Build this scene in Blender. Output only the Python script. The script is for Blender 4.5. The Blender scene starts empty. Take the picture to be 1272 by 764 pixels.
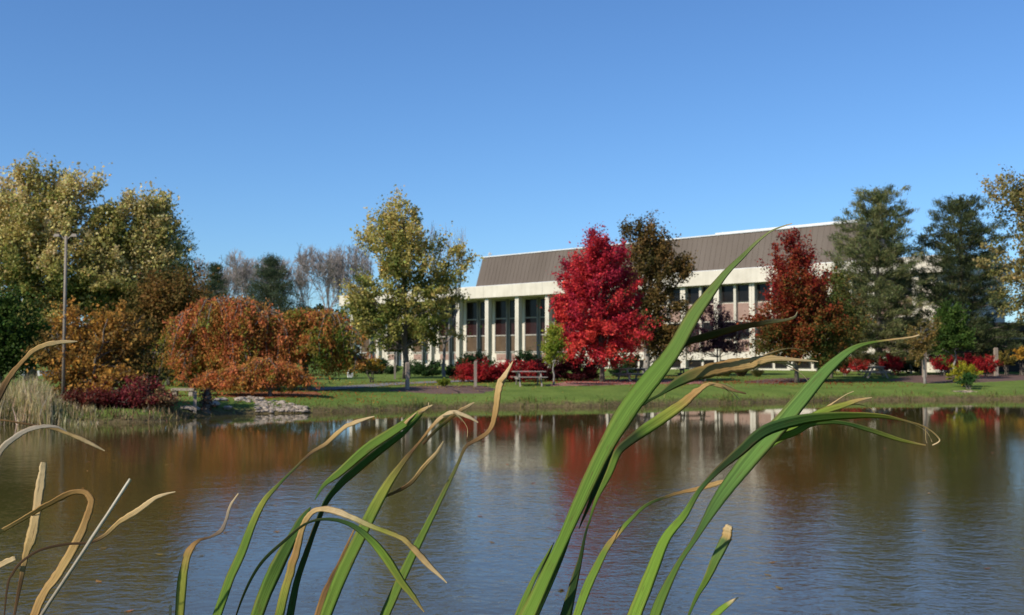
import bpy, math, random
import numpy as np
from mathutils import Vector, Matrix

random.seed(11)
RNG = np.random.default_rng(11)
S = bpy.context.scene
COL = S.collection
PI = math.pi
# ------------------------------------------------------------------ camera, world, sun, exposure
F, CX, CY, HOR, HC = 1400.0, 636.0, 382.0, 445.0, 2.2      # photo pixels (1272 x 764)
PITCH = math.atan((HOR - CY) / F)
cam_d = bpy.data.cameras.new('camera')
cam_d.sensor_width = 36.0
cam_d.lens = F / 1272.0 * 36.0
cam_d.clip_start, cam_d.clip_end = 0.05, 9000
cam_d.dof.use_dof = True
cam_d.dof.focus_distance = 1.02
cam_d.dof.aperture_fstop = 30.0
cam = bpy.data.objects.new('camera', cam_d)
COL.objects.link(cam)
cam.location = (0, 0, HC)
cam.rotation_euler = (PI / 2 + PITCH, 0, 0)
S.camera = cam

SUN_EL = math.radians(37)
sx, sy = -0.78, -0.63
_n = math.hypot(sx, sy); sx /= _n; sy /= _n
SUN = Vector((sx * math.cos(SUN_EL), sy * math.cos(SUN_EL), math.sin(SUN_EL)))
W = bpy.data.worlds.new('World'); S.world = W; W.use_nodes = True
nt = W.node_tree
bg = nt.nodes['Background']
sky = nt.nodes.new('ShaderNodeTexSky')
sky.sky_type = 'NISHITA'; sky.sun_disc = False
sky.sun_elevation = SUN_EL
sky.sun_rotation = math.atan2(sx, sy)
sky.altitude = 0; sky.air_density = 1.0; sky.dust_density = 0.25; sky.ozone_density = 3.0
tint_n = nt.nodes.new('ShaderNodeMix'); tint_n.data_type = 'RGBA'; tint_n.blend_type = 'MULTIPLY'; tint_n.inputs[0].default_value = 1.0
tint_n.inputs[7].default_value = (0.61, 0.88, 1.19, 1)      # a deep clear autumn blue
nt.links.new(sky.outputs[0], tint_n.inputs[6]); nt.links.new(tint_n.outputs[2], bg.inputs[0])
bg.inputs[1].default_value = 0.088
sun_d = bpy.data.lights.new('sun', 'SUN'); sun_d.energy = 4.2; sun_d.angle = math.radians(0.53)
sun_d.color = (1.0, 0.93, 0.82)
sun = bpy.data.objects.new('sun', sun_d); COL.objects.link(sun)
sun.rotation_euler = SUN.to_track_quat('Z', 'Y').to_euler()
vs = S.view_settings
vs.view_transform = 'Standard'; vs.look = 'None'; vs.gamma = 1.0; vs.use_curve_mapping = False
vs.exposure = 0.45

# ------------------------------------------------------------------ helpers
cp, sp = math.cos(PITCH), math.sin(PITCH)
def P(px, py, Y):
    """world point seen at photo pixel (px, py) at depth Y"""
    u, v = px - CX, CY - py
    d = Vector((u, cp * F - sp * v, sp * F + cp * v))
    k = Y / d.y
    return Vector((d.x * k, Y, HC + d.z * k))
def WX(px, Y): return (px - CX) / F * Y

def tag(o, label=None, cat=None, group=None, kind=None):
    if label: o['label'] = label
    if cat: o['category'] = cat
    if group: o['group'] = group
    if kind: o['kind'] = kind
    return o
def empty(name, loc, rz=0, **kw):
    o = bpy.data.objects.new(name, None); COL.objects.link(o)
    o.location = loc; o.rotation_euler = (0, 0, rz); o.empty_display_size = 0.3
    return tag(o, **kw)
LOCAL = set()                                                # roots whose parts are modelled in their own axes
def mesh_np(name, V, FQ, mat, parent=None, cols=None, smooth=False, F3=None, uv=None, origin=None):
    """V (n,3); FQ (m,4) quads; F3 (k,3) tris. Coordinates are world; made local to the parent's location."""
    V = np.asarray(V, dtype=np.float32).reshape(-1, 3).copy()
    off = None
    if parent is not None:
        r_ = parent
        while r_.parent is not None: r_ = r_.parent
        if r_.name not in LOCAL:
            off = np.array(abs_loc(parent), dtype=np.float32)
    elif origin is not None:
        off = np.array(origin, dtype=np.float32)
    if off is not None: V -= off
    me = bpy.data.meshes.new(name)
    me.vertices.add(len(V)); me.vertices.foreach_set('co', V.ravel())
    loops, starts, n = [], [], 0
    if FQ is not None and len(FQ):
        FQ = np.asarray(FQ, dtype=np.int32); loops.append(FQ.ravel())
        starts.append(np.arange(len(FQ), dtype=np.int32) * 4); n = len(FQ) * 4
    if F3 is not None and len(F3):
        F3 = np.asarray(F3, dtype=np.int32); loops.append(F3.ravel())
        starts.append(n + np.arange(len(F3), dtype=np.int32) * 3)
    L = np.concatenate(loops); St = np.concatenate(starts)
    me.loops.add(len(L)); me.loops.foreach_set('vertex_index', L)
    me.polygons.add(len(St)); me.polygons.foreach_set('loop_start', St)
    me.polygons.foreach_set('use_smooth', np.full(len(St), bool(smooth)))
    if cols is not None:
        c = np.ones((len(V), 4), dtype=np.float32); c[:, :3] = cols
        a = me.attributes.new('col', 'FLOAT_COLOR', 'POINT'); a.data.foreach_set('color', c.ravel())
    if uv is not None:
        ul = me.uv_layers.new(name='uv'); ul.data.foreach_set('uv', np.asarray(uv, dtype=np.float32)[L].ravel())
    me.update(); me.validate()
    me.materials.append(mat)
    o = bpy.data.objects.new(name, me); COL.objects.link(o)
    if parent is not None: o.parent = parent
    elif origin is not None: o.location = origin
    return o
def abs_loc(o):
    l = Vector(o.location)
    while o.parent is not None:
        o = o.parent; l = l + Vector(o.location)
    return l

class MB:
    """collects boxes, prisms and tubes, then links them as one mesh object"""
    def __init__(s): s.v = []; s.q = []; s.t = []; s.n = 0; s.c = []
    def add(s, V, Q=(), T=(), col=(1, 1, 1)):
        V = np.asarray(V, dtype=float).reshape(-1, 3)
        s.v.append(V); s.c.append(np.tile(np.array(col, dtype=float), (len(V), 1)))
        if len(Q): s.q.append(np.asarray(Q, dtype=int) + s.n)
        if len(T): s.t.append(np.asarray(T, dtype=int) + s.n)
        s.n += len(V); return s
    def box(s, x0, x1, y0, y1, z0, z1, M=None, bev=0.0):
        V = np.array([(x, y, z) for z in (z0, z1) for y in (y0, y1) for x in (x0, x1)], dtype=float)
        if M is not None: V = np.array([tuple(M @ Vector(p)) for p in V])
        return s.add(V, [(0, 2, 3, 1), (4, 5, 7, 6), (0, 1, 5, 4), (2, 6, 7, 3), (0, 4, 6, 2), (1, 3, 7, 5)])
    def hexa(s, P8): return s.add(P8, [(0, 2, 3, 1), (4, 5, 7, 6), (0, 1, 5, 4), (2, 6, 7, 3), (0, 4, 6, 2), (1, 3, 7, 5)])
    def tube(s, pts, rad, k=6, col=(1, 1, 1), cap=True):
        pts = np.asarray(pts, dtype=float); n = len(pts)
        rad = np.asarray(rad, dtype=float) * np.ones(n)
        T = np.gradient(pts, axis=0); T /= np.linalg.norm(T, axis=1)[:, None] + 1e-9
        ref = np.array([1.0, 0, 0]) if abs(T[0][0]) < 0.8 else np.array([0, 1.0, 0])
        A = np.cross(T, ref); A /= np.linalg.norm(A, axis=1)[:, None] + 1e-9
        B = np.cross(T, A)
        th = np.arange(k) / k * 2 * PI
        V = pts[:, None, :] + rad[:, None, None] * (np.cos(th)[None, :, None] * A[:, None, :] + np.sin(th)[None, :, None] * B[:, None, :])
        i = np.arange(n - 1)[:, None] * k; j = np.arange(k)[None, :]; j2 = (j + 1) % k
        Q = np.stack([i + j, i + j2, i + k + j2, i + k + j], -1).reshape(-1, 4)
        V = V.reshape(-1, 3); T3 = []
        if cap:
            V = np.vstack([V, pts[0], pts[-1]]); a, b = n * k, n * k + 1
            T3 = [(a, (q + 1) % k, q) for q in range(k)] + [(b, (n - 1) * k + q, (n - 1) * k + (q + 1) % k) for q in range(k)]
        return s.add(V, Q, T3, col)
    def build(s, name, mat, parent=None, smooth=False, cols=False, origin=None):
        return mesh_np(name, np.vstack(s.v), np.vstack(s.q) if s.q else None, mat, parent,
                       np.vstack(s.c) if cols else None, smooth, np.vstack(s.t) if s.t else None, origin=origin)

# ------------------------------------------------------------------ materials
def new_mat(name):
    m = bpy.data.materials.new(name); m.use_nodes = True
    n = m.node_tree; b = n.nodes['Principled BSDF']
    return m, n, b
def N(n, t, **kw):
    x = n.nodes.new(t)
    for k, v in kw.items():
        if k in x.inputs: x.inputs[k].default_value = v
        else: setattr(x, k, v)
    return x
def mottled(name, c0, c1, scale=3.0, rough=0.8, bump=0.0, bscale=20.0, detail=6.0, spec=0.3, stretch=None, metallic=0.0):
    m, n, b = new_mat(name)
    tc = N(n, 'ShaderNodeTexCoord'); src = tc.outputs['Object']
    if stretch:
        mp = N(n, 'ShaderNodeMapping'); mp.inputs['Scale'].default_value = stretch
        n.links.new(src, mp.inputs[0]); src = mp.outputs[0]
    nz = N(n, 'ShaderNodeTexNoise', Scale=scale, Detail=detail, Roughness=0.65); n.links.new(src, nz.inputs['Vector'])
    r = N(n, 'ShaderNodeValToRGB'); e = r.color_ramp.elements
    e[0].position, e[0].color = 0.3, (*c0, 1); e[1].position, e[1].color = 0.7, (*c1, 1)
    n.links.new(nz.outputs[0], r.inputs[0]); n.links.new(r.outputs[0], b.inputs['Base Color'])
    b.inputs['Roughness'].default_value = rough; b.inputs['Specular IOR Level'].default_value = spec
    b.inputs['Metallic'].default_value = metallic
    if bump:
        nb = N(n, 'ShaderNodeTexNoise', Scale=bscale, Detail=4.0); n.links.new(src, nb.inputs['Vector'])
        bp = N(n, 'ShaderNodeBump', Strength=bump, Distance=0.03)
        n.links.new(nb.outputs[0], bp.inputs['Height']); n.links.new(bp.outputs[0], b.inputs['Normal'])
    return m
def leafy(name, transl=0.3, rough=0.6, spec=0.1):
    m, n, b = new_mat(name)
    at = N(n, 'ShaderNodeAttribute', attribute_name='col')
    n.links.new(at.outputs['Color'], b.inputs['Base Color'])
    b.inputs['Roughness'].default_value = rough; b.inputs['Specular IOR Level'].default_value = spec
    tr = N(n, 'ShaderNodeBsdfTranslucent'); n.links.new(at.outputs['Color'], tr.inputs[0])
    mx = N(n, 'ShaderNodeMixShader'); mx.inputs[0].default_value = transl
    n.links.new(b.outputs[0], mx.inputs[1]); n.links.new(tr.outputs[0], mx.inputs[2])
    n.links.new(mx.outputs[0], n.nodes['Material Output'].inputs[0])
    return m
M_LEAF = leafy('foliage', 0.38)
M_NEEDLE = leafy('needles', 0.3, 0.6)
M_BARK = mottled('bark_grey_brown', (0.07, 0.055, 0.042), (0.19, 0.155, 0.12), 6, 0.9, 0.7, 14, stretch=(1, 1, 0.3))
M_BARKP = mottled('bark_pale', (0.16, 0.14, 0.12), (0.34, 0.30, 0.26), 6, 0.9, 0.6, 14, stretch=(1, 1, 0.3))
M_TWIG = mottled('twigs_grey', (0.19, 0.16, 0.14), (0.31, 0.265, 0.245), 1.5, 0.9)
M_CONC = mottled('concrete_offwhite', (0.50, 0.45, 0.355), (0.64, 0.585, 0.475), 0.5, 0.85, 0.12, 30)
def weather(m, joint=2.4):
    """rain streaks and vertical panel joints on a concrete face"""
    n = m.node_tree; b = n.nodes['Principled BSDF']; src = b.inputs['Base Color'].links[0].from_socket
    tc = N(n, 'ShaderNodeTexCoord'); mp = N(n, 'ShaderNodeMapping'); mp.inputs['Scale'].default_value = (2.2, 2.2, 0.16); n.links.new(tc.outputs['Object'], mp.inputs[0])
    nz = N(n, 'ShaderNodeTexNoise', Scale=1.0, Detail=5.0, Roughness=0.7); n.links.new(mp.outputs[0], nz.inputs[0])
    r = N(n, 'ShaderNodeMapRange'); r.inputs[1].default_value = 0.42; r.inputs[2].default_value = 0.7; r.inputs[3].default_value = 1.0; r.inputs[4].default_value = 0.88; n.links.new(nz.outputs[0], r.inputs[0])
    sx_ = N(n, 'ShaderNodeSeparateXYZ'); n.links.new(tc.outputs['Object'], sx_.inputs[0])
    fm = N(n, 'ShaderNodeMath', operation='PINGPONG'); n.links.new(sx_.outputs[0], fm.inputs[0]); fm.inputs[1].default_value = joint
    gt = N(n, 'ShaderNodeMath', operation='GREATER_THAN'); n.links.new(fm.outputs[0], gt.inputs[0]); gt.inputs[1].default_value = 0.025
    jr = N(n, 'ShaderNodeMapRange'); jr.inputs[3].default_value = 0.55; jr.inputs[4].default_value = 1.0; n.links.new(gt.outputs[0], jr.inputs[0])
    m1 = N(n, 'ShaderNodeMath', operation='MULTIPLY'); n.links.new(r.outputs[0], m1.inputs[0]); n.links.new(jr.outputs[0], m1.inputs[1])
    mx = N(n, 'ShaderNodeMix', data_type='RGBA', blend_type='MULTIPLY'); mx.inputs[0].default_value = 1.0
    n.links.new(src, mx.inputs[6]); n.links.new(m1.outputs[0], mx.inputs[7]); n.links.new(mx.outputs[2], b.inputs['Base Color'])
weather(M_CONC)
M_CONCW = mottled('window_frame_beige', (0.30, 0.28, 0.24), (0.40, 0.37, 0.32), 0.8, 0.8)
M_CONCG = mottled('concrete_grey', (0.13, 0.125, 0.115), (0.2, 0.19, 0.17), 0.8, 0.85)
M_WHITE = mottled('white_trim', (0.52, 0.52, 0.50), (0.64, 0.64, 0.62), 1.0, 0.5)
M_ROOF = mottled('brown_roof_metal', (0.095, 0.072, 0.053), (0.125, 0.098, 0.076), 0.35, 0.6, spec=0.25, stretch=(1, 1, 0.2))
M_PINK = mottled('pinkish_panel', (0.25, 0.158, 0.122), (0.315, 0.205, 0.16), 1.4, 0.8)
M_FRAME = mottled('dark_bronze_frame', (0.02, 0.018, 0.015), (0.035, 0.03, 0.025), 3, 0.5)
def glass_mat(name, c0, c1, sc):
    m = mottled(name, c0, c1, sc, 0.08, spec=0.14); return m
M_GLASS = glass_mat('dark_window_glass', (0.006, 0.006, 0.007), (0.022, 0.018, 0.015), 0.35)
M_BLIND = glass_mat('window_glass_with_sunlit_blind', (0.07, 0.045, 0.028), (0.12, 0.08, 0.05), 0.8)  # blind brown with sunlight in the colour, for panes below the eave shadow
M_PANED = glass_mat('window_glass_maroon', (0.02, 0.008, 0.008), (0.035, 0.015, 0.014), 0.6)
M_WOOD = mottled('weathered_wood', (0.20, 0.15, 0.11), (0.36, 0.29, 0.23), 4, 0.85, 0.4, 25, stretch=(1, 1, 0.15))
M_WOODT = mottled('table_wood', (0.19, 0.15, 0.125), (0.36, 0.31, 0.26), 5, 0.8, 0.3, 25)
M_WOODD = mottled('dark_table_wood', (0.035, 0.03, 0.028), (0.08, 0.07, 0.06), 5, 0.8)
M_STONE = mottled('pale_stone', (0.19, 0.15, 0.115), (0.44, 0.36, 0.28), 5, 0.9, 0.6, 14)
M_MULCH = mottled('bark_mulch', (0.075, 0.04, 0.03), (0.17, 0.10, 0.075), 9, 0.95, 0.8, 18)
M_LITTER = mottled('mulch_with_fallen_leaves', (0.12, 0.055, 0.04), (0.42, 0.20, 0.15), 7, 0.95, 0.8, 18)
M_OLITTER = mottled('orange_leaf_litter', (0.12, 0.045, 0.022), (0.36, 0.13, 0.045), 6, 0.95, 0.8, 18)
M_SAND = mottled('bare_sandy_soil', (0.30, 0.22, 0.14), (0.45, 0.35, 0.24), 5, 0.95, 0.5, 18)
M_PATH = mottled('asphalt_path', (0.13, 0.125, 0.12), (0.2, 0.195, 0.19), 3, 0.9)
M_POLE = mottled('galvanised_pole', (0.17, 0.14, 0.105), (0.26, 0.215, 0.165), 3, 0.7)
M_DARKB = mottled('dark_brown_wall', (0.02, 0.015, 0.012), (0.045, 0.034, 0.028), 1.0, 0.8)

# ------------------------------------------------------------------ ground, water
def shore_Y(py): return HC * F / (py - HOR)
SH = [(0, 528), (60, 527), (100, 526), (140, 525), (190, 524), (222, 522), (240, 517), (270, 515), (310, 514), (380, 513), (450, 511),
      (540, 507), (620, 506), (720, 505), (800, 503.5), (880, 501.5), (960, 499.5), (1040, 497.5), (1120, 497), (1200, 496.5), (1272, 496)]
poly = [(WX(px, shore_Y(py)), shore_Y(py)) for px, py in SH]
poly += [(38, 61), (58, 56), (66, 34), (52, 12), (26, 3.0), (8, 1.9), (0, 1.7), (-8, 1.9), (-20, 4), (-30, 14), (-27, 30)]
# subdivide + wobble the far bank
pp = []
for i in range(len(poly)):
    a, b = np.array(poly[i]), np.array(poly[(i + 1) % len(poly)])
    m = max(1, int(np.linalg.norm(b - a) / 0.8))
    for k in range(m): pp.append(a + (b - a) * k / m)
pp = np.array(pp)
ph = np.arange(len(pp))
wob = (0.16 * np.sin(ph * 1.3) + 0.12 * np.sin(ph * 0.57 + 1) + 0.1 * np.sin(ph * 2.9 + 2)) * (pp[:, 1] > 20)
pp[:, 1] += wob
def signed_d(X, Y):
    """distance to the pond's edge, negative over the water"""
    X = np.asarray(X, dtype=float); Y = np.asarray(Y, dtype=float); sh = X.shape
    x, y = X.ravel(), Y.ravel()
    d2 = np.full(x.shape, 1e12); ins = np.zeros(x.shape, dtype=bool)
    n = len(pp)
    for i in range(n):
        ax, ay = pp[i]; bx, by = pp[(i + 1) % n]
        ex, ey = bx - ax, by - ay
        t = np.clip(((x - ax) * ex + (y - ay) * ey) / (ex * ex + ey * ey + 1e-12), 0, 1)
        d2 = np.minimum(d2, (x - ax - t * ex) ** 2 + (y - ay - t * ey) ** 2)
        c = ((ay > y) != (by > y)) & (x < (bx - ax) * (y - ay) / (by - ay + 1e-12) + ax)
        ins ^= c
    d = np.sqrt(d2); d[ins] *= -1
    return d.reshape(sh)
def height_from(d, X, Y):
    dp = np.maximum(d, 0)
    h = 0.28 * (1 - np.exp(-dp / 0.35)) + 0.66 * (1 - np.exp(-dp / 8.0)) + 0.26 * (1 - np.exp(-dp / 40.0))
    h = h + 0.03 * np.sin(X * 0.5 + 1) * np.sin(Y * 0.43) * np.clip(dp / 3, 0, 1)
    far = np.clip((Y - 220) / 500, 0, 1)
    h = h + far * 2.0
    return np.where(d < 0, np.maximum(-1.2, d * 0.45 - 0.02), h)
def ground_z(X, Y):
    d = signed_d(np.array([X]), np.array([Y])); return float(height_from(d, np.array([X]), np.array([Y]))[0])
def base_at(px, Y):
    X = WX(px, Y); return Vector((X, Y, ground_z(X, Y)))
def hit(px, py, lo=36, hi=160):
    """ground point seen at a photo pixel"""
    ys = np.linspace(lo, hi, 700); ps = np.array([tuple(P(px, py, y)) for y in ys])
    hz = height_from(signed_d(ps[:, 0], ps[:, 1]), ps[:, 0], ps[:, 1])
    k = np.argmax((ps[:, 2] - hz) <= 0)
    return Vector((ps[k, 0], ps[k, 1], hz[k]))

def axis(a, b, step, far):
    core = np.arange(a, b + 1e-6, step); out = []; v, s = b, step
    while v < far: s *= 1.35; v += s; out.append(v)
    lo = []; v, s = a, step
    while v > -far: s *= 1.35; v -= s; lo.append(v)
    return np.concatenate([lo[::-1], core, out])
xs = axis(-44, 60, 0.5, 4000)
ys = np.concatenate([axis(-8, 34, 1.0, 12)[:-3], np.arange(34.5, 90, 0.3), axis(90, 150, 1.5, 4000)[lambda a: a >= 90] if False else np.arange(90, 150, 1.5)])
tail = []; v, s_ = 150.0, 1.5
while v < 5000: s_ *= 1.35; v += s_; tail.append(v)
head = []; v, s_ = ys[0], 1.0
while v > -4000: s_ *= 1.35; v -= s_; head.append(v)
ys = np.unique(np.concatenate([head[::-1], ys, tail]))
GX, GY = np.meshgrid(xs, ys)
GD = np.full(GX.shape, 500.0)
near = (np.abs(GX) < 110) & (GY > -60) & (GY < 200)
GD[near] = signed_d(GX[near], GY[near])
GZ = height_from(GD, GX, GY)
V = np.stack([GX, GY, GZ], -1).reshape(-1, 3)
nx, ny = len(xs), len(ys)
I = (np.arange(ny - 1)[:, None] * nx + np.arange(nx - 1)[None, :]).ravel()
Q = np.stack([I, I + 1, I + nx + 1, I + nx], -1)

def ground_mat():
    m, n, b = new_mat('lawn_and_bank')
    tc = N(n, 'ShaderNodeTexCoord'); g = tc.outputs['Object']
    at = N(n, 'ShaderNodeAttribute', attribute_name='col'); sep = N(n, 'ShaderNodeSeparateColor'); n.links.new(at.outputs[0], sep.inputs[0])
    n1 = N(n, 'ShaderNodeTexNoise', Scale=0.55, Detail=5.0, Roughness=0.6); n.links.new(g, n1.inputs[0])
    n2 = N(n, 'ShaderNodeTexNoise', Scale=9.0, Detail=6.0, Roughness=0.75); n.links.new(g, n2.inputs[0])
    r1 = N(n, 'ShaderNodeValToRGB'); e = r1.color_ramp.elements
    e[0].position, e[0].color = 0.32, (0.105, 0.165, 0.03, 1); e[1].position, e[1].color = 0.72, (0.185, 0.25, 0.052, 1)
    n.links.new(n1.outputs[0], r1.inputs[0])
    r2 = N(n, 'ShaderNodeValToRGB'); e = r2.color_ramp.elements
    e[0].position, e[0].color = 0.25, (0.45, 0.45, 0.42, 1); e[1].position, e[1].color = 0.75, (1.25, 1.2, 1.15, 1)
    n.links.new(n2.outputs[0], r2.inputs[0])
    mul = N(n, 'ShaderNodeMix', data_type='RGBA', blend_type='MULTIPLY'); mul.inputs[0].default_value = 1.0
    n.links.new(r1.outputs[0], mul.inputs[6]); n.links.new(r2.outputs[0], mul.inputs[7])
    # dry straw and soil near the water's edge: attribute r = closeness to the edge
    n3 = N(n, 'ShaderNodeTexNoise', Scale=1.6, Detail=5.0, Roughness=0.7); n.links.new(g, n3.inputs[0])
    bank = N(n, 'ShaderNodeValToRGB'); e = bank.color_ramp.elements
    e[0].position, e[0].color = 0.35, (0.06, 0.042, 0.022, 1); e[1].position, e[1].color = 0.65, (0.17, 0.13, 0.06, 1)
    n.links.new(n2.outputs[0], bank.inputs[0])
    ad = N(n, 'ShaderNodeMath', operation='ADD'); n.links.new(sep.outputs[0], ad.inputs[0])
    sb = N(n, 'ShaderNodeMath', operation='SUBTRACT'); n.links.new(n3.outputs[0], sb.inputs[0]); sb.inputs[1].default_value = 0.5
    ml = N(n, 'ShaderNodeMath', operation='MULTIPLY'); n.links.new(sb.outputs[0], ml.inputs[0]); ml.inputs[1].default_value = 1.1
    n.links.new(ml.outputs[0], ad.inputs[1])
    cl = N(n, 'ShaderNodeMapRange'); cl.inputs[1].default_value = 0.3; cl.inputs[2].default_value = 0.75; n.links.new(ad.outputs[0], cl.inputs[0])
    mx = N(n, 'ShaderNodeMix', data_type='RGBA'); n.links.new(cl.outputs[0], mx.inputs[0])
    n.links.new(mul.outputs[2], mx.inputs[6]); n.links.new(bank.outputs[0], mx.inputs[7])
    n.links.new(mx.outputs[2], b.inputs['Base Color'])
    b.inputs['Roughness'].default_value = 0.95; b.inputs['Specular IOR Level'].default_value = 0.1
    bp = N(n, 'ShaderNodeBump', Strength=0.8, Distance=0.06); n.links.new(n2.outputs[0], bp.inputs['Height'])
    n.links.new(bp.outputs[0], b.inputs['Normal'])
    return m
gc = np.zeros((len(V), 3)); gd = GD.ravel()
gc[:, 0] = np.where(gd < 0, 1.0, np.exp(-np.maximum(gd, 0) / 0.55))
ground = mesh_np('ground', V, Q, ground_mat(), cols=gc, smooth=True); tag(ground, kind='structure')

def water_mat():
    m, n, b = new_mat('pond_water')
    b.inputs['Base Color'].default_value = (0.062, 0.050, 0.015, 1)
    b.inputs['Roughness'].default_value = 0.02
    b.inputs['IOR'].default_value = 1.333
    b.inputs['Specular IOR Level'].default_value = 0.5
    tc = N(n, 'ShaderNodeTexCoord'); g = tc.outputs['Object']
    mp = N(n, 'ShaderNodeMapping'); mp.inputs['Scale'].default_value = (1.0, 1.25, 1.0); mp.inputs['Rotation'].default_value = (0, 0, 0.35)
    n.links.new(g, mp.inputs[0])
    a = N(n, 'ShaderNodeTexNoise', Scale=7.0, Detail=3.0, Roughness=0.55, Distortion=0.3); n.links.new(mp.outputs[0], a.inputs[0])
    c = N(n, 'ShaderNodeTexNoise', Scale=1.9, Detail=2.0, Roughness=0.5); n.links.new(mp.outputs[0], c.inputs[0])
    # breeze: gusts ruffle the open water, the lee of the far bank stays calm
    gu = N(n, 'ShaderNodeTexNoise', Scale=0.09, Detail=3.0); n.links.new(g, gu.inputs[0])
    gr = N(n, 'ShaderNodeMapRange'); gr.inputs[1].default_value = 0.38; gr.inputs[2].default_value = 0.62
    gr.inputs[3].default_value = 0.45; gr.inputs[4].default_value = 1.25; n.links.new(gu.outputs[0], gr.inputs[0])
    at = N(n, 'ShaderNodeAttribute', attribute_name='col'); sep = N(n, 'ShaderNodeSeparateColor'); n.links.new(at.outputs[0], sep.inputs[0])
    st = N(n, 'ShaderNodeMath', operation='MULTIPLY'); n.links.new(gr.outputs[0], st.inputs[0]); n.links.new(sep.outputs[0], st.inputs[1])
    h1 = N(n, 'ShaderNodeMath', operation='MULTIPLY_ADD'); n.links.new(c.outputs[0], h1.inputs[0]); h1.inputs[1].default_value = 1.3
    n.links.new(a.outputs[0], h1.inputs[2])
    h = N(n, 'ShaderNodeMath', operation='MULTIPLY'); n.links.new(h1.outputs[0], h.inputs[0]); n.links.new(st.outputs[0], h.inputs[1])
    bp = N(n, 'ShaderNodeBump', Strength=1.0, Distance=WAVE); n.links.new(h.outputs[0], bp.inputs['Height'])
    n.links.new(bp.outputs[0], b.inputs['Normal'])
    return m
WAVE = 0.0082
wx = np.linspace(-40, 75, 60); wy = np.linspace(-0.5, 68, 70)
WXg, WYg = np.meshgrid(wx, wy); wd = signed_d(WXg, WYg)
WV = np.stack([WXg, WYg, np.zeros_like(WXg)], -1).reshape(-1, 3)
I = (np.arange(len(wy) - 1)[:, None] * len(wx) + np.arange(len(wx) - 1)[None, :]).ravel()
wq = np.stack([I, I + 1, I + len(wx) + 1, I + len(wx)], -1)
wc = np.zeros((len(WV), 3)); wc[:, 0] = (0.035 + 0.965 * np.clip((45 - WYg) / 31.0, 0, 1) ** 2.0).ravel()
keep = (wd.ravel()[wq] < 2.5).any(axis=1)
water = mesh_np('water', WV, wq[keep], water_mat(), cols=wc); tag(water, kind='structure')

# flat sheets that lie on the ground (beds, path): clipped discs that follow the terrain
def sheet(name, mat, outline_px, lift=0.015, kind='structure'):
    """outline in photo pixels on the ground -> draped sheet"""
    pts = [hit(px, py) for px, py in outline_px]
    O = np.array([(p.x, p.y) for p in pts])
    c = O.mean(0); rings = [0.0, 0.25, 0.5, 0.75, 0.92, 1.0]
    m = 96; t = np.linspace(0, len(O), m, endpoint=False); i = t.astype(int); f = (t - i)[:, None]
    E = O[i % len(O)] * (1 - f) + O[(i + 1) % len(O)] * f
    E = E + RNG.normal(0, 0.10, E.shape)
    Vv = [c]; 
    for r in rings[1:]: Vv += list(c + (E - c) * r)
    Vv = np.array(Vv); d = signed_d(Vv[:, 0], Vv[:, 1]); z = height_from(d, Vv[:, 0], Vv[:, 1]) + lift
    z[-m:] -= lift + 0.02
    Vv = np.column_stack([Vv, z]); Qs = []; Ts = [(0, 1 + k, 1 + (k + 1) % m) for k in range(m)]
    for r in range(len(rings) - 2):
        a, b2 = 1 + r * m, 1 + (r + 1) * m
        Qs += [(a + k, b2 + k, b2 + (k + 1) % m, a + (k + 1) % m) for k in range(m)]
    o = mesh_np(name, Vv, Qs, mat, F3=Ts, smooth=True); tag(o, kind=kind); return o
sheet('mulch_bed', M_MULCH, [(478, 486), (505, 480), (548, 479), (600, 479), (622, 484), (600, 489), (540, 490)])
sheet('mulch_bed', M_LITTER, [(672, 480), (700, 474), (760, 472), (830, 472), (880, 473), (878, 477), (790, 477), (720, 480)])
sheet('mulch_bed', M_MULCH, [(912, 475), (950, 471), (995, 469.5), (1030, 470), (1020, 474), (960, 477)])
sheet('mulch_bed', M_MULCH, [(1095, 473), (1130, 466.5), (1180, 465), (1300, 465), (1300, 472), (1230, 475), (1150, 476.5)], lift=0.02)
sheet('leaf_litter', M_OLITTER, [(262, 492), (300, 487.5), (350, 486.5), (400, 487), (398, 491.5), (350, 494), (300, 495)])
sheet('bare_soil', M_SAND, [(1184, 486.5), (1200, 485), (1212, 486.5), (1200, 488)])
# footpath: strip that follows the terrain
pl = [hit(px, py) for px, py in [(380, 484.5), (420, 482.3), (460, 479.3), (500, 476.4), (540, 474.8), (575, 473.5), (610, 472)]]
pl = [np.array((p.x, p.y)) for p in pl]
Vp = []; Qp = []
tt = np.linspace(0, len(pl) - 1.001, 60)
C = np.array([pl[int(t)] * (1 - t % 1) + pl[int(t) + 1] * (t % 1) for t in tt])
T = np.gradient(C, axis=0); T /= np.linalg.norm(T, axis=1)[:, None]; Nn = np.stack([-T[:, 1], T[:, 0]], -1)
for w in (-0.8, -0.4, 0, 0.4, 0.8):
    q = C + Nn * w; z = height_from(signed_d(q[:, 0], q[:, 1]), q[:, 0], q[:, 1]) + 0.02
    Vp.append(np.column_stack([q, z]))
Vp = np.stack(Vp, 1).reshape(-1, 3)
for i in range(59):
    for j in range(4): a = i * 5 + j; Qp.append((a, a + 5, a + 6, a + 1))
tag(mesh_np('path', Vp, Qp, M_PATH, smooth=True), kind='structure')

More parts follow.
